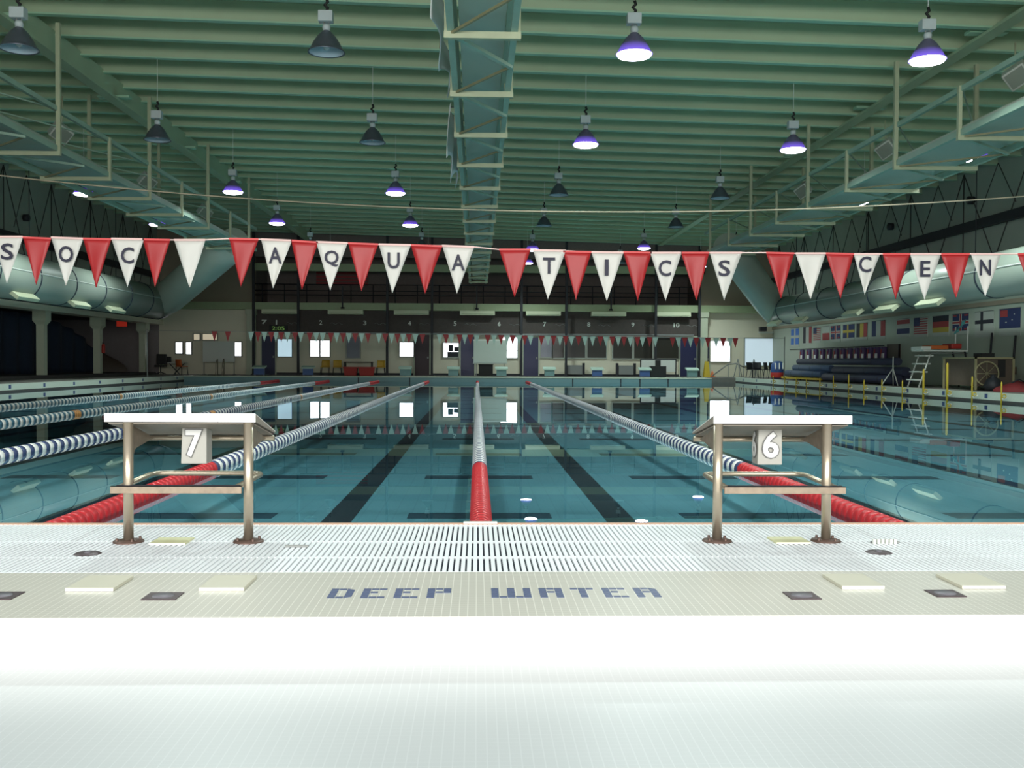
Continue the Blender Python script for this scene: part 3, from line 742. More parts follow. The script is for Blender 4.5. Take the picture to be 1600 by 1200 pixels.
# ------------------------------------------------------------------ lane ropes
def disc(name, mn):
    m = mb(mn); r = .072
    m.lathe([(.02, -.046), (r*.86, -.046), (r, -.030), (r*.93, -.004), (r, .024), (r*.86, .046), (.02, .046)], (0, 0, 0), 14, 'Y')
    me = m.build(name); return me
proto = {}
def float_mesh(mn):
    if mn not in proto:
        o = disc('lane_float', mn); proto[mn] = o.data; bpy.data.objects.remove(o)
    return proto[mn]
rope_lab = {-4: 'blue and white lane rope nearest the left pool side', -3: 'blue and white lane rope, second from the left pool side', -2: 'blue and white lane rope, third from the left pool side',
            -1: 'lane rope with red end passing behind starting block 7', 0: 'lane rope with red end running down the middle of the view', 1: 'lane rope with red end passing behind starting block 6'}
for k in range(-4, 2):
    X = LX + 2.5*k; y0, y1 = YP+.05, 50.4
    t = thing('lane_rope', (X, y0, ZW), rope_lab[k], 'lane rope', 'floating lane ropes')
    mb('cable').tube([(X, YP-.0, ZW), (X, 50.46, ZW)], .006, 5).build('cable', parent=t)
    ys = []; y = y0
    while y < y1: ys.append(y); y += .1
    vis = [y_ for y_ in ys if y_ > abs(X)*1556/(760 if X < 0 else 870)]
    near = set(round(v, 3) for v in vis[:95])
    rest = MB()
    for i, y in enumerate(ys):
        if y < 9.32 or y > 46.0: mn = 'float_red'
        elif k <= -2 and (abs(y-28.15) < .11 or abs(y-18.78) < .11): mn = 'float_orange'
        else: mn = 'float_white' if i % 2 else ('float_blue' if k > -3 else 'float_teal')
        if round(y, 3) in near:
            o = bpy.data.objects.new('lane_float', float_mesh(mn)); COL.objects.link(o); o.parent = t; o.location = (0, y-y0, .015)
        else:
            r = .072; rest.use(mn).lathe([(.02, -.046), (r, -.03), (r, .03), (.02, .046)], (X, y, ZW+.015), 10, 'Y')
    o = rest.build('lane_floats', parent=t); o['kind'] = 'stuff'

# ------------------------------------------------------------------ starting blocks
def block(num, sgn, xi, xo, lx_i, lx_o, box_x, lab):
    """xi/xo inner and outer x of the platform, lx_* leg positions"""
    t = thing('starting_block', ((xi+xo)/2, 4.26, 0), lab, 'starting block')
    yn, yf = 4.24, 4.66; zn, zf = .547, .445; th = .036
    x0, x1 = min(xi, xo), max(xi, xo)
    # sloping platform, three boards with fine seams
    m = mb('platform_white'); n = 4
    for q in range(n):
        a = x0+(x1-x0)*q/n + (.0015 if q else 0); b = x0+(x1-x0)*(q+1)/n
        m.prism([(a, yn, zn), (a, yf, zf), (a, yf, zf-.003), (a, yn+.008, zn-.004), (a, yn+.008, zn-th), (a, yn, zn-th)], (b-a, 0, 0))
    m.build('platform_top', parent=t)
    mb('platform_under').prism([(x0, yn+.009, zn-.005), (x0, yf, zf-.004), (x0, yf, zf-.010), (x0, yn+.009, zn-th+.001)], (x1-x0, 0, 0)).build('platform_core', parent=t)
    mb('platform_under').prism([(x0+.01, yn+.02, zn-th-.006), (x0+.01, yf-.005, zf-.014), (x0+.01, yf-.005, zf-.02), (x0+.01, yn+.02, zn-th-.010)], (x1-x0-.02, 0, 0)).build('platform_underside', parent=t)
    xa, xb = (x0+.05, x1-.0) if sgn < 0 else (x0, x1-.05)
    mb('steel').tube([(xa, yf-.02, zf-.032), (xb, yf-.02, zf-.032)], .013, 10).build('front_tube', parent=t)
    for lx in (lx_i, lx_o):
        l = mb('steel').tube([(lx, 4.26, 0), (lx, 4.26, zn-th-.002)], .0205, 20).build('leg', parent=t)
        mb('flange_rust').lathe([(.001, .011), (.03, .011), (.062, .007), (.064, 0)], (lx, 4.26, 0), 24).build('foot_flange', parent=l)
        b_ = mb('flange_rust')
        for q in range(4):
            an = q*math.pi/2+.6; b_.lathe([(.001, .02), (.006, .02), (.006, .006)], (lx+.048*math.cos(an), 4.26+.048*math.sin(an), 0), 6)
        b_.build('bolts', parent=l)
        mb('steel_worn').prism([(lx-.003, 4.275, zn-th-.012), (lx-.003, 4.60, zf-.03), (lx-.003, 4.50, zf-.036), (lx-.003, 4.34, .39), (lx-.003, 4.278, .33)], (.006, 0, 0)).build('gusset', parent=t)
    # step frame
    zs = .225; d_ = 1 if sgn > 0 else -1
    nx_i, nx_o = lx_i + (.022*d_), xo + (-.03 if sgn > 0 else .03)
    a, b = min(nx_i, nx_o), max(nx_i, nx_o)
    m = mb('steel_worn'); m.box(a, b, 4.222, 4.236, zs-.014, zs+.016); m.box(a, b, 4.222, 4.238, zs+.014, zs+.016); m.build('step_bar', parent=t)
    mb('dark_steel').box(a+.02, b-.01, 4.236, 4.256, zs+.008, zs+.018).build('step_pad', parent=t)
    fx_i, fx_o = (lx_i-.055 if sgn < 0 else lx_i+.06), (xo+.0 if sgn > 0 else xo-.0)
    A, B = sorted((fx_i, fx_o)); A += .01; B -= .01
    m = mb('steel').tube([(A+.03 if sgn < 0 else A-.02, 4.25, zs), (A, 4.80, zs), (A+.012, 4.84, zs), (A+.04, 4.86, zs), (B-.04, 4.86, zs), (B-.012, 4.84, zs), (B, 4.80, zs), (B-.035 if sgn > 0 else B+.0, 4.25, zs)], .0125, 10)
    m.build('step_frame', parent=t)
    # number box
    y0, y1 = 4.40, 4.49; zt = .487; zb_ = .318
    bx = mb('box_grey').poly([(box_x-.053, y0, zt), (box_x+.053, y0, zt), (box_x+.053, y1, zt), (box_x-.053, y1, zt),
                              (box_x-.058, y0-.004, zb_), (box_x+.054, y0-.004, zb_), (box_x+.054, y1, zb_), (box_x-.058, y1, zb_)],
                             [(0,1,2,3), (7,6,5,4), (0,4,5,1), (1,5,6,2), (2,6,7,3), (3,7,4,0)]).build('number_box', parent=t, bevel=.004)
    mb('platform_under').box(box_x-.045, box_x+.045, 4.41, 4.48, zt, zf+.035).build('box_bracket', parent=bx)
    c = Vector((box_x, y0-.008, .408)); w_ = .070 if num == '7' else .072
    text_obj(num, 'digit_outline', 'outline_dark', c, w_+.009, .127, bx, .001, .052)
    text_obj(num, 'digit', 'digit_white', c+Vector((0,-.0015,0)), w_, .118, bx, .001, .025)
    sx = box_x+.058 if sgn < 0 else box_x-.061
    if sgn > 0:
        tt = text_obj(num, 'digit_outline', 'outline_dark', (box_x-.0605, 4.445, .408), .069, .127, bx, .001, .052, 'YZ-')
        tt = text_obj(num, 'digit', 'digit_white', (box_x-.0615, 4.445, .408), .060, .118, bx, .001, .025, 'YZ-')
    return t
block('7', -1, -.935, -1.565, -.968, -1.472, -1.235, 'left steel starting block with a 7 on its box, on the near pool edge')
block('6', 1, 1.018, 1.62, 1.042, 1.518, 1.312, 'right steel starting block with a 6 on its box, on the near pool edge')

# ------------------------------------------------------------------ fittings on the near deck
def slab(x0, x1, y0, y1, th, top, edge, name, lab, cat, z=0, group=None):
    t = thing(name, ((x0+x1)/2, y0, z), lab, cat, group)
    mb(top).box(x0, x1, y0, y1, z, z+th).build('pad_body', parent=t, bevel=.002)
    mb(edge).box(x0+.001, x1-.001, y0-.002, y0, z+.001, z+th-.001).build('lit_front_edge', parent=t)  # front face coloured paler for the light it catches
for x0, x1, lab in ((-1.365, -1.206, 'raised cream pad left of DEEP WATER, leftmost of four'), (-.925, -.775, 'raised cream pad just left of DEEP WATER'),
                    (1.25, 1.398, 'raised cream pad just right of DEEP WATER'), (1.667, 1.82, 'raised cream pad right of DEEP WATER, rightmost of four')):
    slab(x0, x1, 3.345, 3.54, .012, 'pad_cream', 'pad_edge_lit', 'deck_pad', lab, 'pad', group='cream pads on the tiled strip')
for x0, x1, y0, y1, lab in ((-1.60, -1.49, 3.23, 3.335, 'dark square floor plate at the left frame edge'), (-1.075, -.965, 3.22, 3.32, 'dark square floor plate left of DEEP WATER'),
                    (1.03, 1.13, 3.20, 3.30, 'dark square floor plate just right of DEEP WATER'), (1.525, 1.625, 3.225, 3.325, 'dark square floor plate farthest right on the tiles')):
    t = thing('floor_plate', ((x0+x1)/2, y0, 0), lab, 'floor plate', 'dark plates in the tiled strip')
    mb('plate_dark').box(x0, x1, y0, y1, 0, .003).build('plate', parent=t)
    mb('plate_disc').lathe([(.001, .005), (.034, .005), (.036, .002)], ((x0+x1)/2, (y0+y1)/2, 0), 20).build('cover_disc', parent=t)
for px, lab in ((137, 'small dark round drain cover left of starting block 7'), (1373, 'small dark round drain cover right of starting block 6')):
    c = at(px, 866, 4.0)
    t = thing('drain_cover', (c.x, 4.0, 0), lab, 'drain cover')
    mb('plate_dark').lathe([(.001, .005), (.045, .005), (.053, 0)], (c.x, 4.0, 0), 24).build('cover', parent=t)
    mb('plate_disc').lathe([(.001, .009), (.012, .009), (.014, .005)], (c.x, 4.0, 0), 10).build('screw', parent=t)
slab(-1.365, -1.215, 4.19, 4.33, .008, 'pad_yellow', 'pad_edge_lit', 'deck_pad', 'pale yellow pad on the grating under the left starting block', 'pad')
slab(1.28, 1.43, 4.19, 4.33, .008, 'pad_yellow', 'pad_edge_lit', 'deck_pad', 'pale yellow pad on the grating under the right starting block', 'pad')
tag(mb('grey_mid').box(-.79, -.695, 4.13, 4.15, 0, .008).build('metal_strip'), 'short grey metal strip on the grating between blocks and middle', 'metal strip')
t = thing('grate_clip', (1.75, 4.2, 0), 'small toothed white clip on the grating right of block 6', 'clip')
m = mb('off_white')
for q in range(6): m.box(1.70+q*.018, 1.711+q*.018, 4.19, 4.205, 0, .02)
m.build('teeth', parent=t); mb('grey_mid').box(1.70, 1.82, 4.205, 4.225, 0, .008).build('clip_base', parent=t)
tag(mb('off_white').box(-.06, .10, YP-.028, YP+.002, .004, .010).build('rope_anchor_plate'), 'small pale anchor plate where the middle lane rope meets the edge', 'anchor plate')

# ------------------------------------------------------------------ far starting blocks
def far_block(x, lab, body):
    t = thing('starting_block', (x, 51.9, 0), lab, 'starting block', 'blocks on the far bulkhead')
    mb('far_white').prism([(x-.33, 51.6, .44), (x-.33, 52.1, .54), (x-.33, 52.1, .48), (x-.33, 51.6, .38)], (.66, 0, 0)).build('platform_top', parent=t)
    mb(body).box(x-.26, x+.26, 51.72, 51.95, .06, .40).build('block_body', parent=t)
    for q in (-.22, .22): mb('grey_mid').box(x+q-.03, x+q+.03, 51.8, 51.9, 0, .42).build('leg', parent=t)
fbn = ['first', 'second', 'fourth', 'fifth', 'sixth', 'seventh', 'eighth', 'ninth', 'tenth']
for i, k in enumerate((-5, -4, -2, -1, 0, 1, 2, 3, 4)):
    x = LX+1.25+2.5*k
    if x > 11.3: x = 11.25
    far_block(x, 'small starting block on the far bulkhead, lane position %s from the left' % fbn[i], 'blue' if k in (-5, -4, 2, 3) else 'bulkhead')

# ------------------------------------------------------------------ far deck furniture
def chair(x, y, rz, mseat, mleg, lab, cat='chair', group=None, z=0):
    t = thing('plastic_chair', (x, y, z), lab, cat, group)
    R_ = Matrix.Rotation(rz, 3, 'Z'); c = Vector((x, y, z))
    mb(mseat).obox(c + R_ @ Vector((0, 0, .45)), (.48, .46, .04), R_).build('seat', parent=t, bevel=.01)
    m = mb(mseat); pts = []
    for j in range(5):
        for q in range(7):
            an = (q/6-.5)*1.6; v = j/4; pts.append(c + R_ @ Vector((.27*math.sin(an)*1.2, .25-.10*(1-math.cos(an))*2+.06*v, .47+.36*v)))
    m.poly(pts, [(a*7+q, a*7+q+1, (a+1)*7+q+1, (a+1)*7+q) for a in range(4) for q in range(6)], True)
    o = m.build('backrest', parent=t); s_ = o.modifiers.new('s', 'SOLIDIFY'); s_.thickness = .025
    for q in (-1, 1):
        for r in (-1, 1):
            mb(mleg).tube([c + R_ @ Vector((q*.2, r*.19, .44)), c + R_ @ Vector((q*.24, r*.23, 0))], .018, 6).build('leg', parent=t)
    return t
def at_floor(px, Y): return at(px, 580, Y).x
chair(at_floor(508, 55.6), 55.6, 0, 'yellow_chair', 'dark_steel', 'yellow chair under the bright double window, left of two', group='yellow chairs by the far wall')
chair(at_floor(527, 55.6), 55.6, .1, 'yellow_chair', 'dark_steel', 'yellow chair under the bright double window, right of two', group='yellow chairs by the far wall')
chair(at_floor(595, 55.6), 55.6, 0, 'yellow_chair', 'dark_steel', 'single yellow chair right of the red bins', group='yellow chairs by the far wall')
def bin_(px, Y, mat_, w_, h_, lab, z=0):
    x = at_floor(px, Y); t = thing('storage_bin', (x, Y, z), lab, 'bin')
    m = mb(mat_).poly([(x-w_*.42, Y-.2, z), (x+w_*.42, Y-.2, z), (x+w_*.42, Y+.2, z), (x-w_*.42, Y+.2, z), (x-w_*.5, Y-.25, z+h_), (x+w_*.5, Y-.25, z+h_), (x+w_*.5, Y+.25, z+h_), (x-w_*.5, Y+.25, z+h_)],
                      [(3,2,1,0), (4,5,6,7), (0,1,5,4), (1,2,6,5), (2,3,7,6), (3,0,4,7)]); m.build('bin_body', parent=t)
    mb(mat_).box(x-w_*.54, x+w_*.54, Y-.28, Y+.28, z+h_, z+h_+.05).build('bin_lid', parent=t, bevel=.01)
bin_(548, 55.1, 'red', .75, .42, 'red bin on the far deck, left of two')
bin_(573, 55.0, 'red', .85, .42, 'red bin on the far deck, right of two')
bin_(636, 55.8, 'teal_cloth', .5, .4, 'dull green bin under the bright square window')
t = thing('desk', (at_floor(562, 56.2), 56.2, 0), 'dark desk behind the two red bins', 'desk')
x = at_floor(560, 56.2); mb('brown').box(x-.8, x+.8, 56.0, 56.6, .70, .75).build('desk_top', parent=t)
for q in (-.75, .75): mb('dark_steel').box(x+q-.03, x+q+.03, 56.05, 56.55, 0, .7).build('leg', parent=t)
# projection board on a stand in the middle
t = thing('display_board', (at_floor(766, 54.3), 54.3, 0), 'large pale board on a stand in front of the far offices', 'board')
p0, p1 = at(740, 532, 54.3), at(792, 567, 54.3)
mb('board_grey').box(p0.x, p1.x, 54.28, 54.33, p1.z, p0.z).build('board_face', parent=t)
mb('off_white').box(p0.x-.03, p1.x+.03, 54.3, 54.36, p0.z, p0.z+.05).box(p0.x-.03, p1.x+.03, 54.3, 54.36, p1.z-.05, p1.z).build('board_frame', parent=t)
for xx in (p0.x+.15, p1.x-.15):
    mb('grey_mid').box(xx-.02, xx+.02, 54.36, 54.40, 0, p0.z).box(xx-.025, xx+.025, 54.1, 54.65, 0, .04).build('stand_leg', parent=t)
p0, p1 = at(748, 570, 55.9), at(770, 586, 55.9)
tag(mb('black').box(p0.x, p1.x, 55.7, 56.1, 0, p0.z).box(p0.x-.03, p1.x+.03, 55.66, 56.14, p0.z, p0.z+.04).build('cabinet'), 'low black cabinet behind the pale board stand', 'cabinet')
# right part: white board, monitor, podium
t = thing('display_board', (at_floor(1028, 55.9), 55.9, 0), 'wide white board leaning behind the black podium', 'board')
p0, p1 = at(1002, 562, 55.9), at(1055, 581, 55.9)
mb('off_white').box(p0.x, p1.x, 55.88, 55.92, p1.z, p0.z).build('board_face', parent=t)
mb('dark_steel').box(p0.x-.05, p1.x+.05, 55.86, 55.95, p0.z, p0.z+.06).box(p0.x-.06, p0.x, 55.86, 55.95, 0, p0.z).box(p1.x, p1.x+.06, 55.86, 55.95, 0, p0.z).build('board_frame', parent=t)
t = thing('podium', (at_floor(1028, 54.9), 54.9, 0), 'black podium with a monitor near the far right door', 'podium')
p0, p1 = at(1016, 572, 54.9), at(1040, 586, 54.9)
mb('black').box(p0.x, p1.x, 54.7, 55.2, 0, p0.z).build('podium_body', parent=t)
a, b = at(1024, 563, 54.9), at(1032, 572, 54.9); mb('black').box(a.x, b.x, 54.85, 54.95, p0.z, a.z).build('monitor', parent=t)
for px, lab in ((898, 'grey rack left of the far podium, farther from it'), (978, 'grey rack left of the far podium, nearer to it')):
    x = at_floor(px, 56.3); t = thing('kit_rack', (x, 56.3, 0), lab, 'rack')
    mb('grey_mid').box(x-.42, x+.42, 56.2, 56.5, .1, .62).build('rack_panel', parent=t)
    for q in (-.5, .5): mb('dark_steel').box(x+q-.06, x+q+.06, 56.2, 56.5, 0, .75).build('rack_post', parent=t)
# left corner
t = thing('whiteboard', (at_floor(342, 55.6), 55.6, 0), 'mobile whiteboard before the far left windows', 'whiteboard')
p0, p1 = at(317, 533, 55.6), at(367, 566, 55.6)
mb('off_white').box(p0.x, p1.x, 55.58, 55.62, p1.z, p0.z).build('board_face', parent=t)
for xx in (p0.x+.05, p1.x-.05): mb('grey_mid').box(xx-.02, xx+.02, 55.62, 55.66, 0, p0.z).box(xx-.03, xx+.03, 55.4, 55.9, 0, .05).build('stand_leg', parent=t)
def office_chair():
    x = at_floor(251, 54.9); y = 54.9; t = thing('office_chair', (x, y, 0), 'black office chair by the left pillar', 'chair')
    mb('black').box(x-.28, x+.28, y-.25, y+.25, .42, .52).build('seat', parent=t, bevel=.03)
    mb('black').box(x-.30, x+.26, y+.2, y+.3, .55, 1.12).build('backrest', parent=t, bevel=.04)
    mb('dark_steel').tube([(x, y, .12), (x, y, .42)], .03, 8).build('gas_post', parent=t)
    for q in range(5): an = q*1.257; mb('dark_steel').tube([(x, y, .13), (x+.28*math.cos(an), y+.28*math.sin(an), .04)], .02, 6).build('leg', parent=t)
office_chair()
x = at_floor(278, 55.6); t = thing('small_table', (x, 55.4, 0), 'small pale table between the black and the red chair', 'table')
mb('off_white').box(x-.42, x+.5, 55.1, 55.7, .62, .66).build('table_top', parent=t)
for q in (-.42, .42): mb('dark_steel').bar((x+q, 55.4, .62), (x-q*.4, 55.4, 0), .04, .04).build('leg', parent=t)
chair(at_floor(284, 54.7), 54.7, 2.6, 'orange', 'dark_steel', 'small red chair beside the pale table')
p0 = at(264, 560, 55.5); tag(mb('black').box(p0.x-.12, p0.x+.12, 55.45, 55.52, .66, .98).box(p0.x-.05, p0.x+.05, 55.4, 55.56, .66, .68).build('computer_monitor'), 'small black screen standing on the pale table', 'monitor')
p0 = at(190, 505, 55.0); t = thing('exit_sign', (p0.x, 55.0, p0.z), 'small glowing red sign hanging in the dark left recess', 'sign')
mb('exit_red').box(p0.x-.28, p0.x+.28, 55.0, 55.06, p0.z-.18, p0.z+.18).build('sign_face', parent=t, bevel=.01); mb('grey_mid').tube([(p0.x, 55.03, p0.z+.18), (p0.x, 55.03, Z(2.25))], .015, 6).build('hanger', parent=t)
p0 = atx(167, 546, WL+.2)
t = thing('fire_extinguisher', (WL+.28, 48.0, 1.2), 'red fire extinguisher on the pillar left of the exit sign', 'extinguisher')
mb('red').lathe([(.001, 0), (.07, 0), (.08, .03), (.08, .38), (.04, .44), (.02, .46)], (WL+.26, 48.0, 1.1), 14).build('cylinder_body', parent=t)
mb('black').box(WL+.23, WL+.29, 47.93, 48.07, 1.55, 1.6).build('valve', parent=t)
# navy curtain on the left with a swept edge
m = mb('curtain_navy'); pts = []; NY, NZ = 150, 10
for j in range(NY+1):
    y = 25 + (53.6-25)*j/NY
    top = 2.2+.63 if y < 44 else .14 + (2.83-.14)*math.sqrt(max(0, 1-((y-44)/9.6)**2))
    for q in range(NZ+1): pts.append((-20+.10*math.sin(y*4.2), y, .14+(top-.14)*q/NZ))
m.poly(pts, [(a*(NZ+1)+q, a*(NZ+1)+q+1, (a+1)*(NZ+1)+q+1, (a+1)*(NZ+1)+q) for a in range(NY) for q in range(NZ)], True)
o = m.build('curtain'); s_ = o.modifiers.new('s', 'SOLIDIFY'); s_.thickness = .03
tag(o, 'dark navy curtain with a curved edge behind the left pillars', 'curtain')
# heap of covered kit in the recess
t = thing('covered_heap', (-20.5, 55.2, 0), 'dim brownish heap of covered kit below the exit sign', 'heap')
m = mb('brown'); pts = []
for j in range(7):
    for q in range(17):
        an = q/16*2*math.pi; v = j/6; rr = (1-v**2)*(1+.15*math.sin(3*an+1)); pts.append((-20.3+1.25*rr*math.cos(an), 54.6+.5*rr*math.sin(an), .14+1.0*v*(1-.1*math.sin(2*an))))
m.poly(pts, [(a*17+q, a*17+q+1, (a+1)*17+q+1, (a+1)*17+q) for a in range(6) for q in range(16)], True); m.build('cover_cloth', parent=t)
# chrome grab rails at the far left corner
for i, px in enumerate((337, 347)):
    x = at_floor(px, 53.2); m = mb('steel'); tag(m.tube([(x, 53.6, 0), (x, 53.6, .7), (x+.05, 53.4, .85), (x+.1, 53.1, .85), (x+.12, 52.8, .6), (x+.12, 52.7, -.2)], .025, 8).build('grab_rail'), ('left' if i == 0 else 'right')+' chrome grab rail of the pair by the whiteboard', 'grab rail', 'grab rails at the far left corner')
# right corner items
x = at_floor(1104, 53.2)
t = thing('wet_floor_sign', (x, 54.95, 0), 'tall yellow folding floor sign by the right office column', 'floor sign')
x = at_floor(1104, 55.2)
for s_ in (-1, 1):
    mb('yellow').prism([(x-.17, 55.2+s_*.16, 0), (x+.17, 55.2+s_*.16, 0), (x+.10, 55.2+s_*.02, .88), (x-.10, 55.2+s_*.02, .88)], (0, s_*.02, 0)).build('sign_panel', parent=t)
x = at_floor(1113, 55.2); t = thing('traffic_cone', (x, 55.2, 0), 'small orange cone right of the yellow floor sign', 'cone')
mb('orange').lathe([(.13, .03), (.03, .34), (.001, .35)], (x, 55.2, 0), 14).build('cone_body', parent=t); mb('orange').box(x-.17, x+.17, 55.03, 55.37, 0, .03).build('cone_base', parent=t)
t = thing('ramp_handrail', (at_floor(1135, 54.6), 54.6, 0), 'grey sloping handrail under the bright right window', 'handrail')
P3 = lambda px, py, Y: tuple(at(px, py, Y))
mb('grey_mid').tube([P3(1112, 588, 54.8), P3(1138, 569, 54.8), P3(1150, 568, 54.8), P3(1163, 574, 54.8)], .035, 8).build('rail', parent=t)
for a_, b_ in ((1138, 569), (1162, 573)): mb('grey_mid').tube([P3(a_, b_, 54.8), (at(a_, b_, 54.8).x, 54.8, -.3)], .025, 6).build('rail_post', parent=t)
for i, px in enumerate((1153, 1178)):
    t = thing('trestle', (at_floor(px, 54.2), 54.2, 0), 'grey A shaped trestle before the bright window, %s of two' % ('left', 'right')[i], 'trestle', 'trestles at the right corner')
    ap = at(px, 561, 54.2)
    for dx in (-8, 4, 8):
        f_ = at(px+dx, 583, 54.2 - (.5 if dx == 4 else 0)); mb('grey_mid').tube([tuple(ap), (f_.x, f_.y, -.25 if f_.y < 55 else 0)], .025, 6).build('leg', parent=t)
# stacked dark chairs
x = at_floor(1195, 54.2)
struct(mb('side_deck').box(12.2, XR, 53.4, 55, -.6, 0).build('pool_deck_corner'))
for i in range(4):
    chair(14.6+.9*(i % 2), 51.3+1.0*(i//2), .3*i, 'dark_steel', 'dark_steel', 'dark chair in the heap at the right corner, %s' % ('front left', 'front right', 'back left', 'back right')[i], group='dark chairs at the right corner', z=0)
t = thing('equipment_bag', (15.3, 50.2, 0), 'blue and red mesh bag with white straps beside the rolled covers', 'bag')
mb('blue').lathe([(.001, .9), (.2, .88), (.32, .75), (.36, .4), (.30, 0), (.001, 0)], (15.3, 50.2, 0), 14).build('bag_body', parent=t)
mb('red').lathe([(.34, .32), (.35, .2), (.32, .06)], (15.28, 50.15, 0), 14).build('bag_band', parent=t)
for q in (-.2, 0, .18): mb('off_white').bar((15.3+q, 49.9, .8), (15.28+q, 49.82, .5), .06, .02).build('bag_strap', parent=t)
# blue rolls on a low yellow trolley
tr = thing('roll_trolley', (15.6, 42, 0), 'low yellow trolley under the rolled pool covers', 'trolley')
mb('yellow').box(15.0, 16.2, 43.2, 48.6, .05, .13).build('trolley_bed', parent=tr)
for y in (43.6, 46, 48.3): mb('dark_steel').lathe([(.001, -.03), (.05, -.03), (.05, .03), (.001, .03)], (15.1, y, .05), 10, 'X').build('wheel', parent=tr)
rolls = [(15.2, .30, 43.2, 48.3, .16, 'roll_blue', 'bottom row front, pale blue'), (15.55, .30, 43.4, 48.3, .16, 'roll_blue', 'bottom row back, pale blue'), (15.36, .57, 42.6, 47.6, .15, 'roll_blue', 'middle row, pale blue'),
         (15.2, .20, 35.4, 43.0, .17, 'roll_dark', 'long dark, bottom front'), (15.62, .20, 35.6, 43.0, .17, 'roll_dark', 'long dark, bottom back'), (15.4, .50, 35.2, 42.3, .17, 'roll_dark', 'long dark, middle'), (15.45, .87, 36.0, 47.3, .14, 'roll_dark', 'longest one on top')]
for i, (x, z, y0, y1, r, mt, lab) in enumerate(rolls):
    t = thing('rolled_cover', (x, y0, z), 'rolled blue pool cover, %s of the stack by the right wall' % lab, 'pool cover', 'rolled covers by the right wall')
    mb(mt).tube([(x, y0, z), (x, y1, z)], r, 16).build('roll', parent=t)
    for q in (.2, .5, .8): mb('black').lathe([(r+.004, -.02), (r+.004, .02)], (x, y0+(y1-y0)*q, z), 16, 'Y').build('strap', parent=t)
# life jackets on the wall
for i in range(13):
    px = 1253 + i*10.6; c = atx(px, 557, WR-.08); y = c.y
    t = thing('life_jacket', (WR-.08, y, 1.35), 'navy and white life jacket hanging in the row on the right wall', 'life jacket', 'life jackets in the row on the right wall')
    mb('purple').prism([(WR-.12, y-.24, 1.48), (WR-.12, y-.05, 1.50), (WR-.12, y-.02, 1.30), (WR-.12, y+.02, 1.30), (WR-.12, y+.05, 1.50), (WR-.12, y+.24, 1.48), (WR-.12, y+.20, .98), (WR-.12, y-.20, .98)], (.1, 0, 0)).build('vest_body', parent=t)
    mb('flag_white').box(WR-.15, WR-.12, y-.16, y+.04, .93, 1.22).build('vest_strap', parent=t)
    mb('far_red').box(WR-.14, WR-.12, y+.06, y+.18, 1.05, 1.40).build('vest_panel', parent=t)
mb_ = mb('dark_steel').tube([(WR-.03, 41.0, 1.54), (WR-.03, 53.5, 1.54)], .02, 6); tag(mb_.build('hanging_rail'), 'dark rail carrying the life jackets on the right wall', 'rail')
a, b = atx(1387, 538, WR-.05), atx(1405, 563, WR-.05)
t = thing('notice_board', (WR-.05, a.y, a.z), 'dark brown notice board right of the life jackets', 'board')
mb('brown').box(WR-.06, WR, a.y, b.y, b.z, a.z).build('board_face', parent=t); mb('dark_steel').box(WR-.08, WR-.02, a.y, a.y-.06, b.z, a.z).box(WR-.08, WR-.02, b.y, b.y+.06, b.z, a.z).build('board_frame', parent=t)
# white tripod stand
c = at(1395, 606, 35.2)
t = thing('tripod_stand', (c.x, 35.2, 0), 'white tripod stand in front of the rolled covers', 'stand')
mb('off_white').tube([(c.x, 35.2, .3), (c.x, 35.2, 1.05)], .02, 8).build('pole', parent=t)
for dx, dy in ((-.42, 0), (.12, .25), (.10, -.2)): mb('off_white').tube([(c.x, 35.2, .62), (c.x+dx, 35.2+dy, 0)], .02, 8).build('leg', parent=t)
# yellow lane anchor posts on the right pool side
ypx = [(1208, 0), (1226, 0), (1244, 0), (1260, 0), (1281, 0), (1302, .12), (1326, .18), (1350, 0), (1378, .05), (1410, .05), (1443, .42), (1480, .62), (1519, .24), (1565, .12)]
for i, (px, extra) in enumerate(ypx):
    Y = atx(px, 600, XR-.12).y; x = XR-.12
    t = thing('edge_post', (x, Y, ZW), 'yellow post on the right pool edge, number %s from the far end' % ('one two three four five six seven eight nine ten eleven twelve thirteen fourteen'.split()[i]), 'post', 'yellow posts on the right pool edge')
    ht = .16+extra; r = .022 if extra < .4 else .035
    mb('yellow').tube([(x, Y, ZW-.12), (x, Y, ht), (x, Y, ht+.05)], [r, r, .004], 8).build('post', parent=t)
    mb('yellow').lathe([(.05+.014*math.cos(q*math.pi/3), .014*math.sin(q*math.pi/3)) for q in range(7)], (x+.02, Y-.1, -.06), 14, 'Y').build('loop', parent=t)
    mb('off_white').bar((x-.02, Y-.08, -.13), (x+.26 if 0 else x+.12, Y-.08, -.10), .04, .03).build('arm', parent=t)
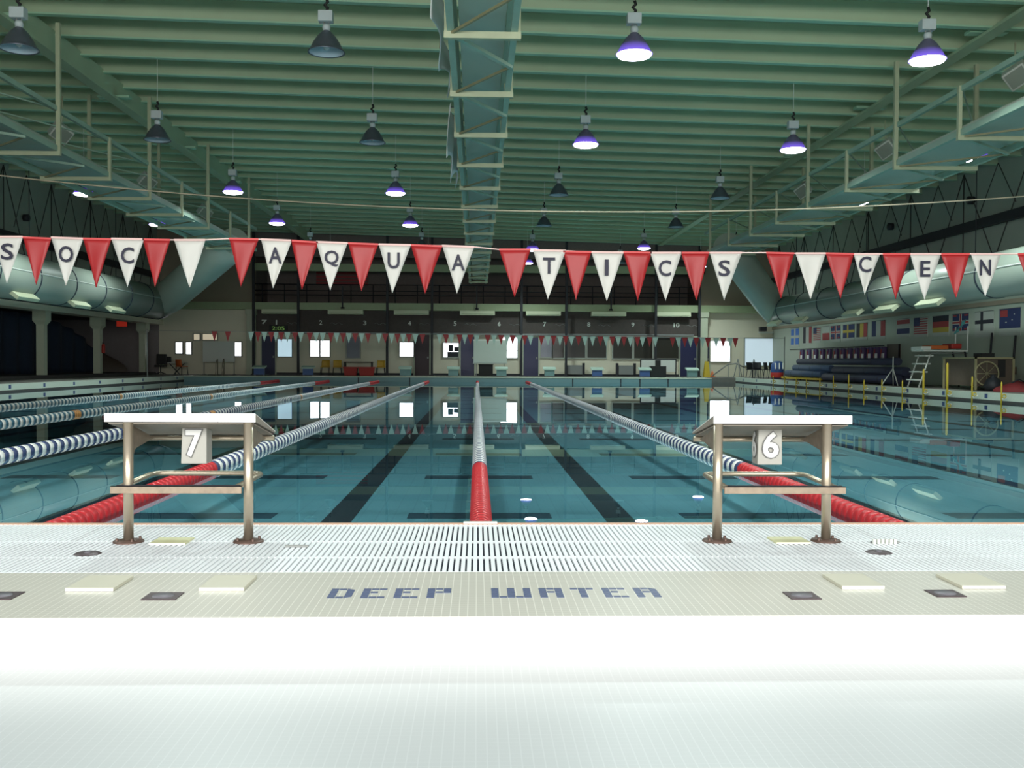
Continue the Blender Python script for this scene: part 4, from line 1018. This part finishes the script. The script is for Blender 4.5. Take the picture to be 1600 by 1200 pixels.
# lifeguard chair
def guard_chair():
    y = 33.0; x0, x1 = 14.75, 16.3; t = thing('lifeguard_chair', (15.5, y, 0), 'tall white lifeguard chair with red cushions on the right deck', 'lifeguard chair')
    zp = 1.25
    mb('off_white').box(x0+.05, x1, y-.45, y+.45, zp-.05, zp).build('platform', parent=t)
    mb('orange').box(x0+.35, x1-.6, y-.35, y+.35, zp+.02, zp+.16).build('seat_cushion', parent=t, bevel=.03)
    mb('red').box(x1-.5, x1-.15, y-.35, y+.35, zp+.05, zp+.22).build('seat_cushion', parent=t, bevel=.03)
    mb('off_white').box(x0, x0+.34, y-.4, y+.4, zp, zp+.12).build('foot_rest', parent=t, bevel=.02)
    for s_ in (-1, 1):
        mb('off_white').tube([(x0+.30, y+s_*.42, zp-.15), (x0-.08, y+s_*.42, 0)], .025, 8).build('ladder_rail', parent=t)
        mb('off_white').tube([(x1, y+s_*.42, zp), (x1, y+s_*.42, 2.05)], .025, 8).build('back_post', parent=t)
        mb('dark_steel').tube([(x1-.1, y+s_*.42, zp), (x1+.15, y+s_*.42, 0)], .03, 8).build('leg', parent=t)
    for q in range(4):
        z = .25+q*.27; xx = x0-.08+.38*z/1.1
        mb('off_white').box(xx-.14, xx+.12, y-.42, y+.42, z-.02, z+.02).build('step', parent=t)
    mb('grey_mid').tube([(x0+.3, y-.42, zp-.1), (x1, y-.42, zp-.1)], .02, 6).build('side_rail', parent=t)
guard_chair()
c = atx(1503, 510, 15.9)
t = thing('towel', (16.25, 32.55, 2.0), 'teal towel draped over the back of the lifeguard chair', 'towel')
m = mb('teal_cloth'); pts = []
for j in range(7):
    for q in range(5):
        u, v = q/4, j/6; p = at(1512-13*v-6*u*(1-v*.2)+2*math.sin(v*6), 499+20*v+3*u, 32.4); pts.append((p.x+.0, 32.5+.05*math.sin(q*2+j), p.z))
m.poly(pts, [(a*5+q, a*5+q+1, (a+1)*5+q+1, (a+1)*5+q) for a in range(6) for q in range(4)], True); o = m.build('towel_cloth', parent=t); s_ = o.modifiers.new('s', 'SOLIDIFY'); s_.thickness = .02
# brown cart with a big yellow reel
def reel_cart():
    x0, x1, y0, y1 = 15.0, 16.2, 29.6, 31.6; t = thing('reel_cart', (15.6, 30.6, 0), 'brown storage cart with a big round reel left of the red bag', 'cart')
    mb('brown').box(x0+.1, x1, y0, y1, .12, .95).build('cart_body', parent=t)
    mb('truss_cream').box(x0+.05, x1+.03, y0-.03, y0, .1, 1.0).build('cart_panel', parent=t) if 0 else None
    m = mb('brace_brown')
    for x_ in (x0+.06, x1+.02):
        for y_ in (y0-.02, y1+.02): m.box(x_-.03, x_+.03, y_-.03, y_+.03, 0, 1.0)
    m.box(x0+.03, x1+.05, y0-.05, y0-.01, .95, 1.0); m.box(x0+.03, x0+.08, y0, y1, .95, 1.0); m.build('cart_frame', parent=t)
    c_ = (15.38, y0-.08, .50)
    mb('brace_brown').lathe([(.36+.025*math.cos(q*math.pi/3), .025*math.sin(q*math.pi/3)) for q in range(7)], c_, 28, 'Y').build('reel_ring', parent=t)
    m = mb('brace_brown')
    for q in range(4): an = q*math.pi/4; m.tube([(c_[0]-.36*math.cos(an), c_[1], c_[2]-.36*math.sin(an)), (c_[0]+.36*math.cos(an), c_[1], c_[2]+.36*math.sin(an))], .010, 5)
    m.build('reel_spokes', parent=t)
    mb('black').box(15.3, 15.7, y0+.1, y0+.6, .95, 1.12).build('top_box', parent=t)
    mb('black').box(15.75, 15.98, y0-.02, y0+.02, .4, .92).build('dark_panel', parent=t)
reel_cart()
t = thing('red_bag', (15.5, 27.6, 0), 'lumpy dark red bag on the right deck at the frame edge', 'bag')
m = mb('bag_red'); pts = []
for j in range(7):
    for q in range(17):
        an = q/16*2*math.pi; v = j/6; rr = (1-v**2.5)*(1+.12*math.sin(3*an)+.06*math.sin(7*an)); pts.append((15.45+.6*rr*math.cos(an), 27.9+.5*rr*math.sin(an), .30*v*(1+.1*math.sin(2*an))))
m.poly(pts, [(a*17+q, a*17+q+1, (a+1)*17+q+1, (a+1)*17+q) for a in range(6) for q in range(16)], True); m.build('bag_body', parent=t)
mb('dark_steel').tube([(15.2, 27.8, .26), (15.4, 27.75, .36), (15.6, 27.8, .26)], .02, 6).build('bag_handle', parent=t)
t = thing('ball_sack', (14.9, 29.0, 0), 'small dark sack between the cart and the red bag', 'sack')
mb('dark_steel').lathe([(.001, 0), (.22, 0), (.27, .15), (.18, .34), (.06, .42), (.09, .48), (.001, .46)], (15.3, 29.0, 0), 12).build('sack_body', parent=t)
# poles on the right wall
for i, (pa, pb) in enumerate((((1550, 520), (1546, 574)), ((1587, 524), (1582, 583)))):
    a, b = atx(*pa, WR-.08), atx(*pb, WR-.08)
    t = thing('rescue_pole', tuple(a), 'long dark pole hanging on the right wall, %s of two' % ('farther', 'nearer')[i], 'pole', 'rescue poles on the right wall')
    mb('dark_steel').tube([tuple(a), tuple(b)], .035, 8).build('pole_shaft', parent=t)
    mb('brown').tube([tuple(b), (b.x, b.y-.18, b.z-.02), (b.x, b.y-.2, b.z+.2)], .03, 6).build('pole_hook', parent=t)
# wall speaker at the far right
c = at(1193, 515, 56.4); t = thing('wall_speaker', tuple(c), 'small wall speaker on a bracket above the pale blind', 'speaker')
mb('dark_steel').box(c.x-.25, c.x+.1, 56.1, 56.5, c.z-.1, c.z+.15).build('speaker_body', parent=t); mb('off_white').box(c.x-.2, c.x+.6, 56.5, 56.8, c.z-.2, c.z-.12).build('shelf_bracket', parent=t)

# ------------------------------------------------------------------ flags on the right wall
def wall_flag(pa, pb, t0, b0, pieces, lab):
    """pa..pb photo columns (left is the far side); pieces = (u0,v0,u1,v1,mat), u from the far side, v from the top"""
    A, B = atx(pa, 505, WR-.03).y, atx(pb, 505, WR-.03).y
    zt, zb = atx(pb, t0, WR-.03).z, atx(pb, b0, WR-.03).z
    f = thing('wall_flag', (WR-.03, (A+B)/2, zt), lab, 'flag', 'national flags on the right wall')
    m = mb('f_white').box(WR-.02, WR, A, B, zb, zt)
    for i, pc in enumerate(pieces):
        u0, v0, u1, v1, mt = pc[:5]; e = .021+.002*i
        m.use(mt).box(WR-e-.002, WR-.019, A+(B-A)*u0, A+(B-A)*u1, zt+(zb-zt)*v0, zt+(zb-zt)*v1)
    m.build('flag_cloth', parent=f)
    mb('grey_mid').tube([(WR-.03, A, zt), (WR-.03, B, zt)], .012, 5).build('flag_rod', parent=f)
def cross(u, cu, cv): return (0, .4, 1, .55, u), (.33, 0, .45, 1, u)
V3 = lambda a, b, c: [(0, 0, .33, .82, a), (.33, 0, .67, .82, b), (.67, 0, 1, .82, c)]
uj = [(0, 0, 1, .82, 'f_blue'), (0, .33, 1, .5, 'f_white'), (.42, 0, .58, .82, 'f_white'), (0, .37, 1, .46, 'f_red'), (.46, 0, .54, .82, 'f_red'), (.05, .05, .25, .12, 'f_red'), (.75, .05, .95, .12, 'f_red'), (.05, .7, .25, .77, 'f_red'), (.75, .7, .95, .77, 'f_red')]
stripes = [(0, .06+.12*q, 1, .12+.12*q, 'f_red') for q in range(7)]
wall_flag(1236, 1248, 512, 541, [(0, .05, .4, .4, 'f_sky'), (.6, .05, 1, .4, 'f_sky'), (0, .55, .4, .9, 'f_sky'), (.6, .55, 1, .9, 'f_sky')], 'flag with blue and white quarters, farthest of the wall flags')
wall_flag(1255, 1268, 510, 537, [(0, 0, .3, .95, 'f_black'), (.7, 0, 1, .95, 'f_red')], 'flag with dark, white and red upright bands, second from the far end')
wall_flag(1271, 1282, 511, 535, stripes + [(0, 0, .45, .4, 'f_blue')], 'small red striped flag with a blue corner, third from the far end')
wall_flag(1285, 1296, 509, 531, [(.0, .5, 1, 1, 'f_red')], 'flag white above and red below in the row')
wall_flag(1298, 1313, 508, 534, uj, 'blue flag with red and white crosses in the farther group')
wall_flag(1317, 1335, 506, 532, [(0, 0, 1, .82, 'f_blue'), (0, .34, 1, .50, 'f_yellow'), (.36, 0, .48, .82, 'f_yellow')], 'blue flag with a yellow cross on the right wall')
wall_flag(1338, 1355, 504, 531, V3('f_black', 'f_yellow', 'f_red'), 'flag with black, yellow and red upright bands')
wall_flag(1362, 1383, 500, 530, V3('f_blue', 'f_white', 'f_red'), 'flag with blue, white and red upright bands')
wall_flag(1401, 1421, 497, 527, [(0, .06, 1, .28, 'f_red'), (0, .52, 1, .80, 'f_blue')], 'flag with red, white and blue level bands')
wall_flag(1428, 1449, 495, 526, stripes + [(0, 0, .42, .42, 'f_blue')], 'larger red striped flag with a blue corner, nearer group')
wall_flag(1457, 1482, 492, 525, [(0, 0, 1, .28, 'f_black'), (0, .28, 1, .56, 'f_red'), (0, .56, 1, .80, 'f_yellow')], 'flag with black, red and gold level bands')
wall_flag(1488, 1513, 489, 522, uj, 'blue flag with red and white crosses behind the teal towel')
wall_flag(1523, 1552, 485, 526, [(0, .33, 1, .48, 'f_black'), (.3, 0, .44, .75, 'f_black')], 'white flag with a dark cross on the right wall')
wall_flag(1561, 1594, 480, 524, [(0, 0, 1, .72, 'f_blue'), (.05, .05, .4, .3, 'f_red'), (.3, .48, .36, .52, 'f_white'), (.7, .2, .74, .24, 'f_white'), (.6, .4, .64, .44, 'f_white')], 'dark blue flag with small stars, nearest of the wall flags')
struct(mb('brown_panel').box(WR-.04, WR, 20, YB, Z(1.95), Z(2.1)).build('trim_5'))

for o in bpy.data.objects:
    if '_o' in o: del o['_o']
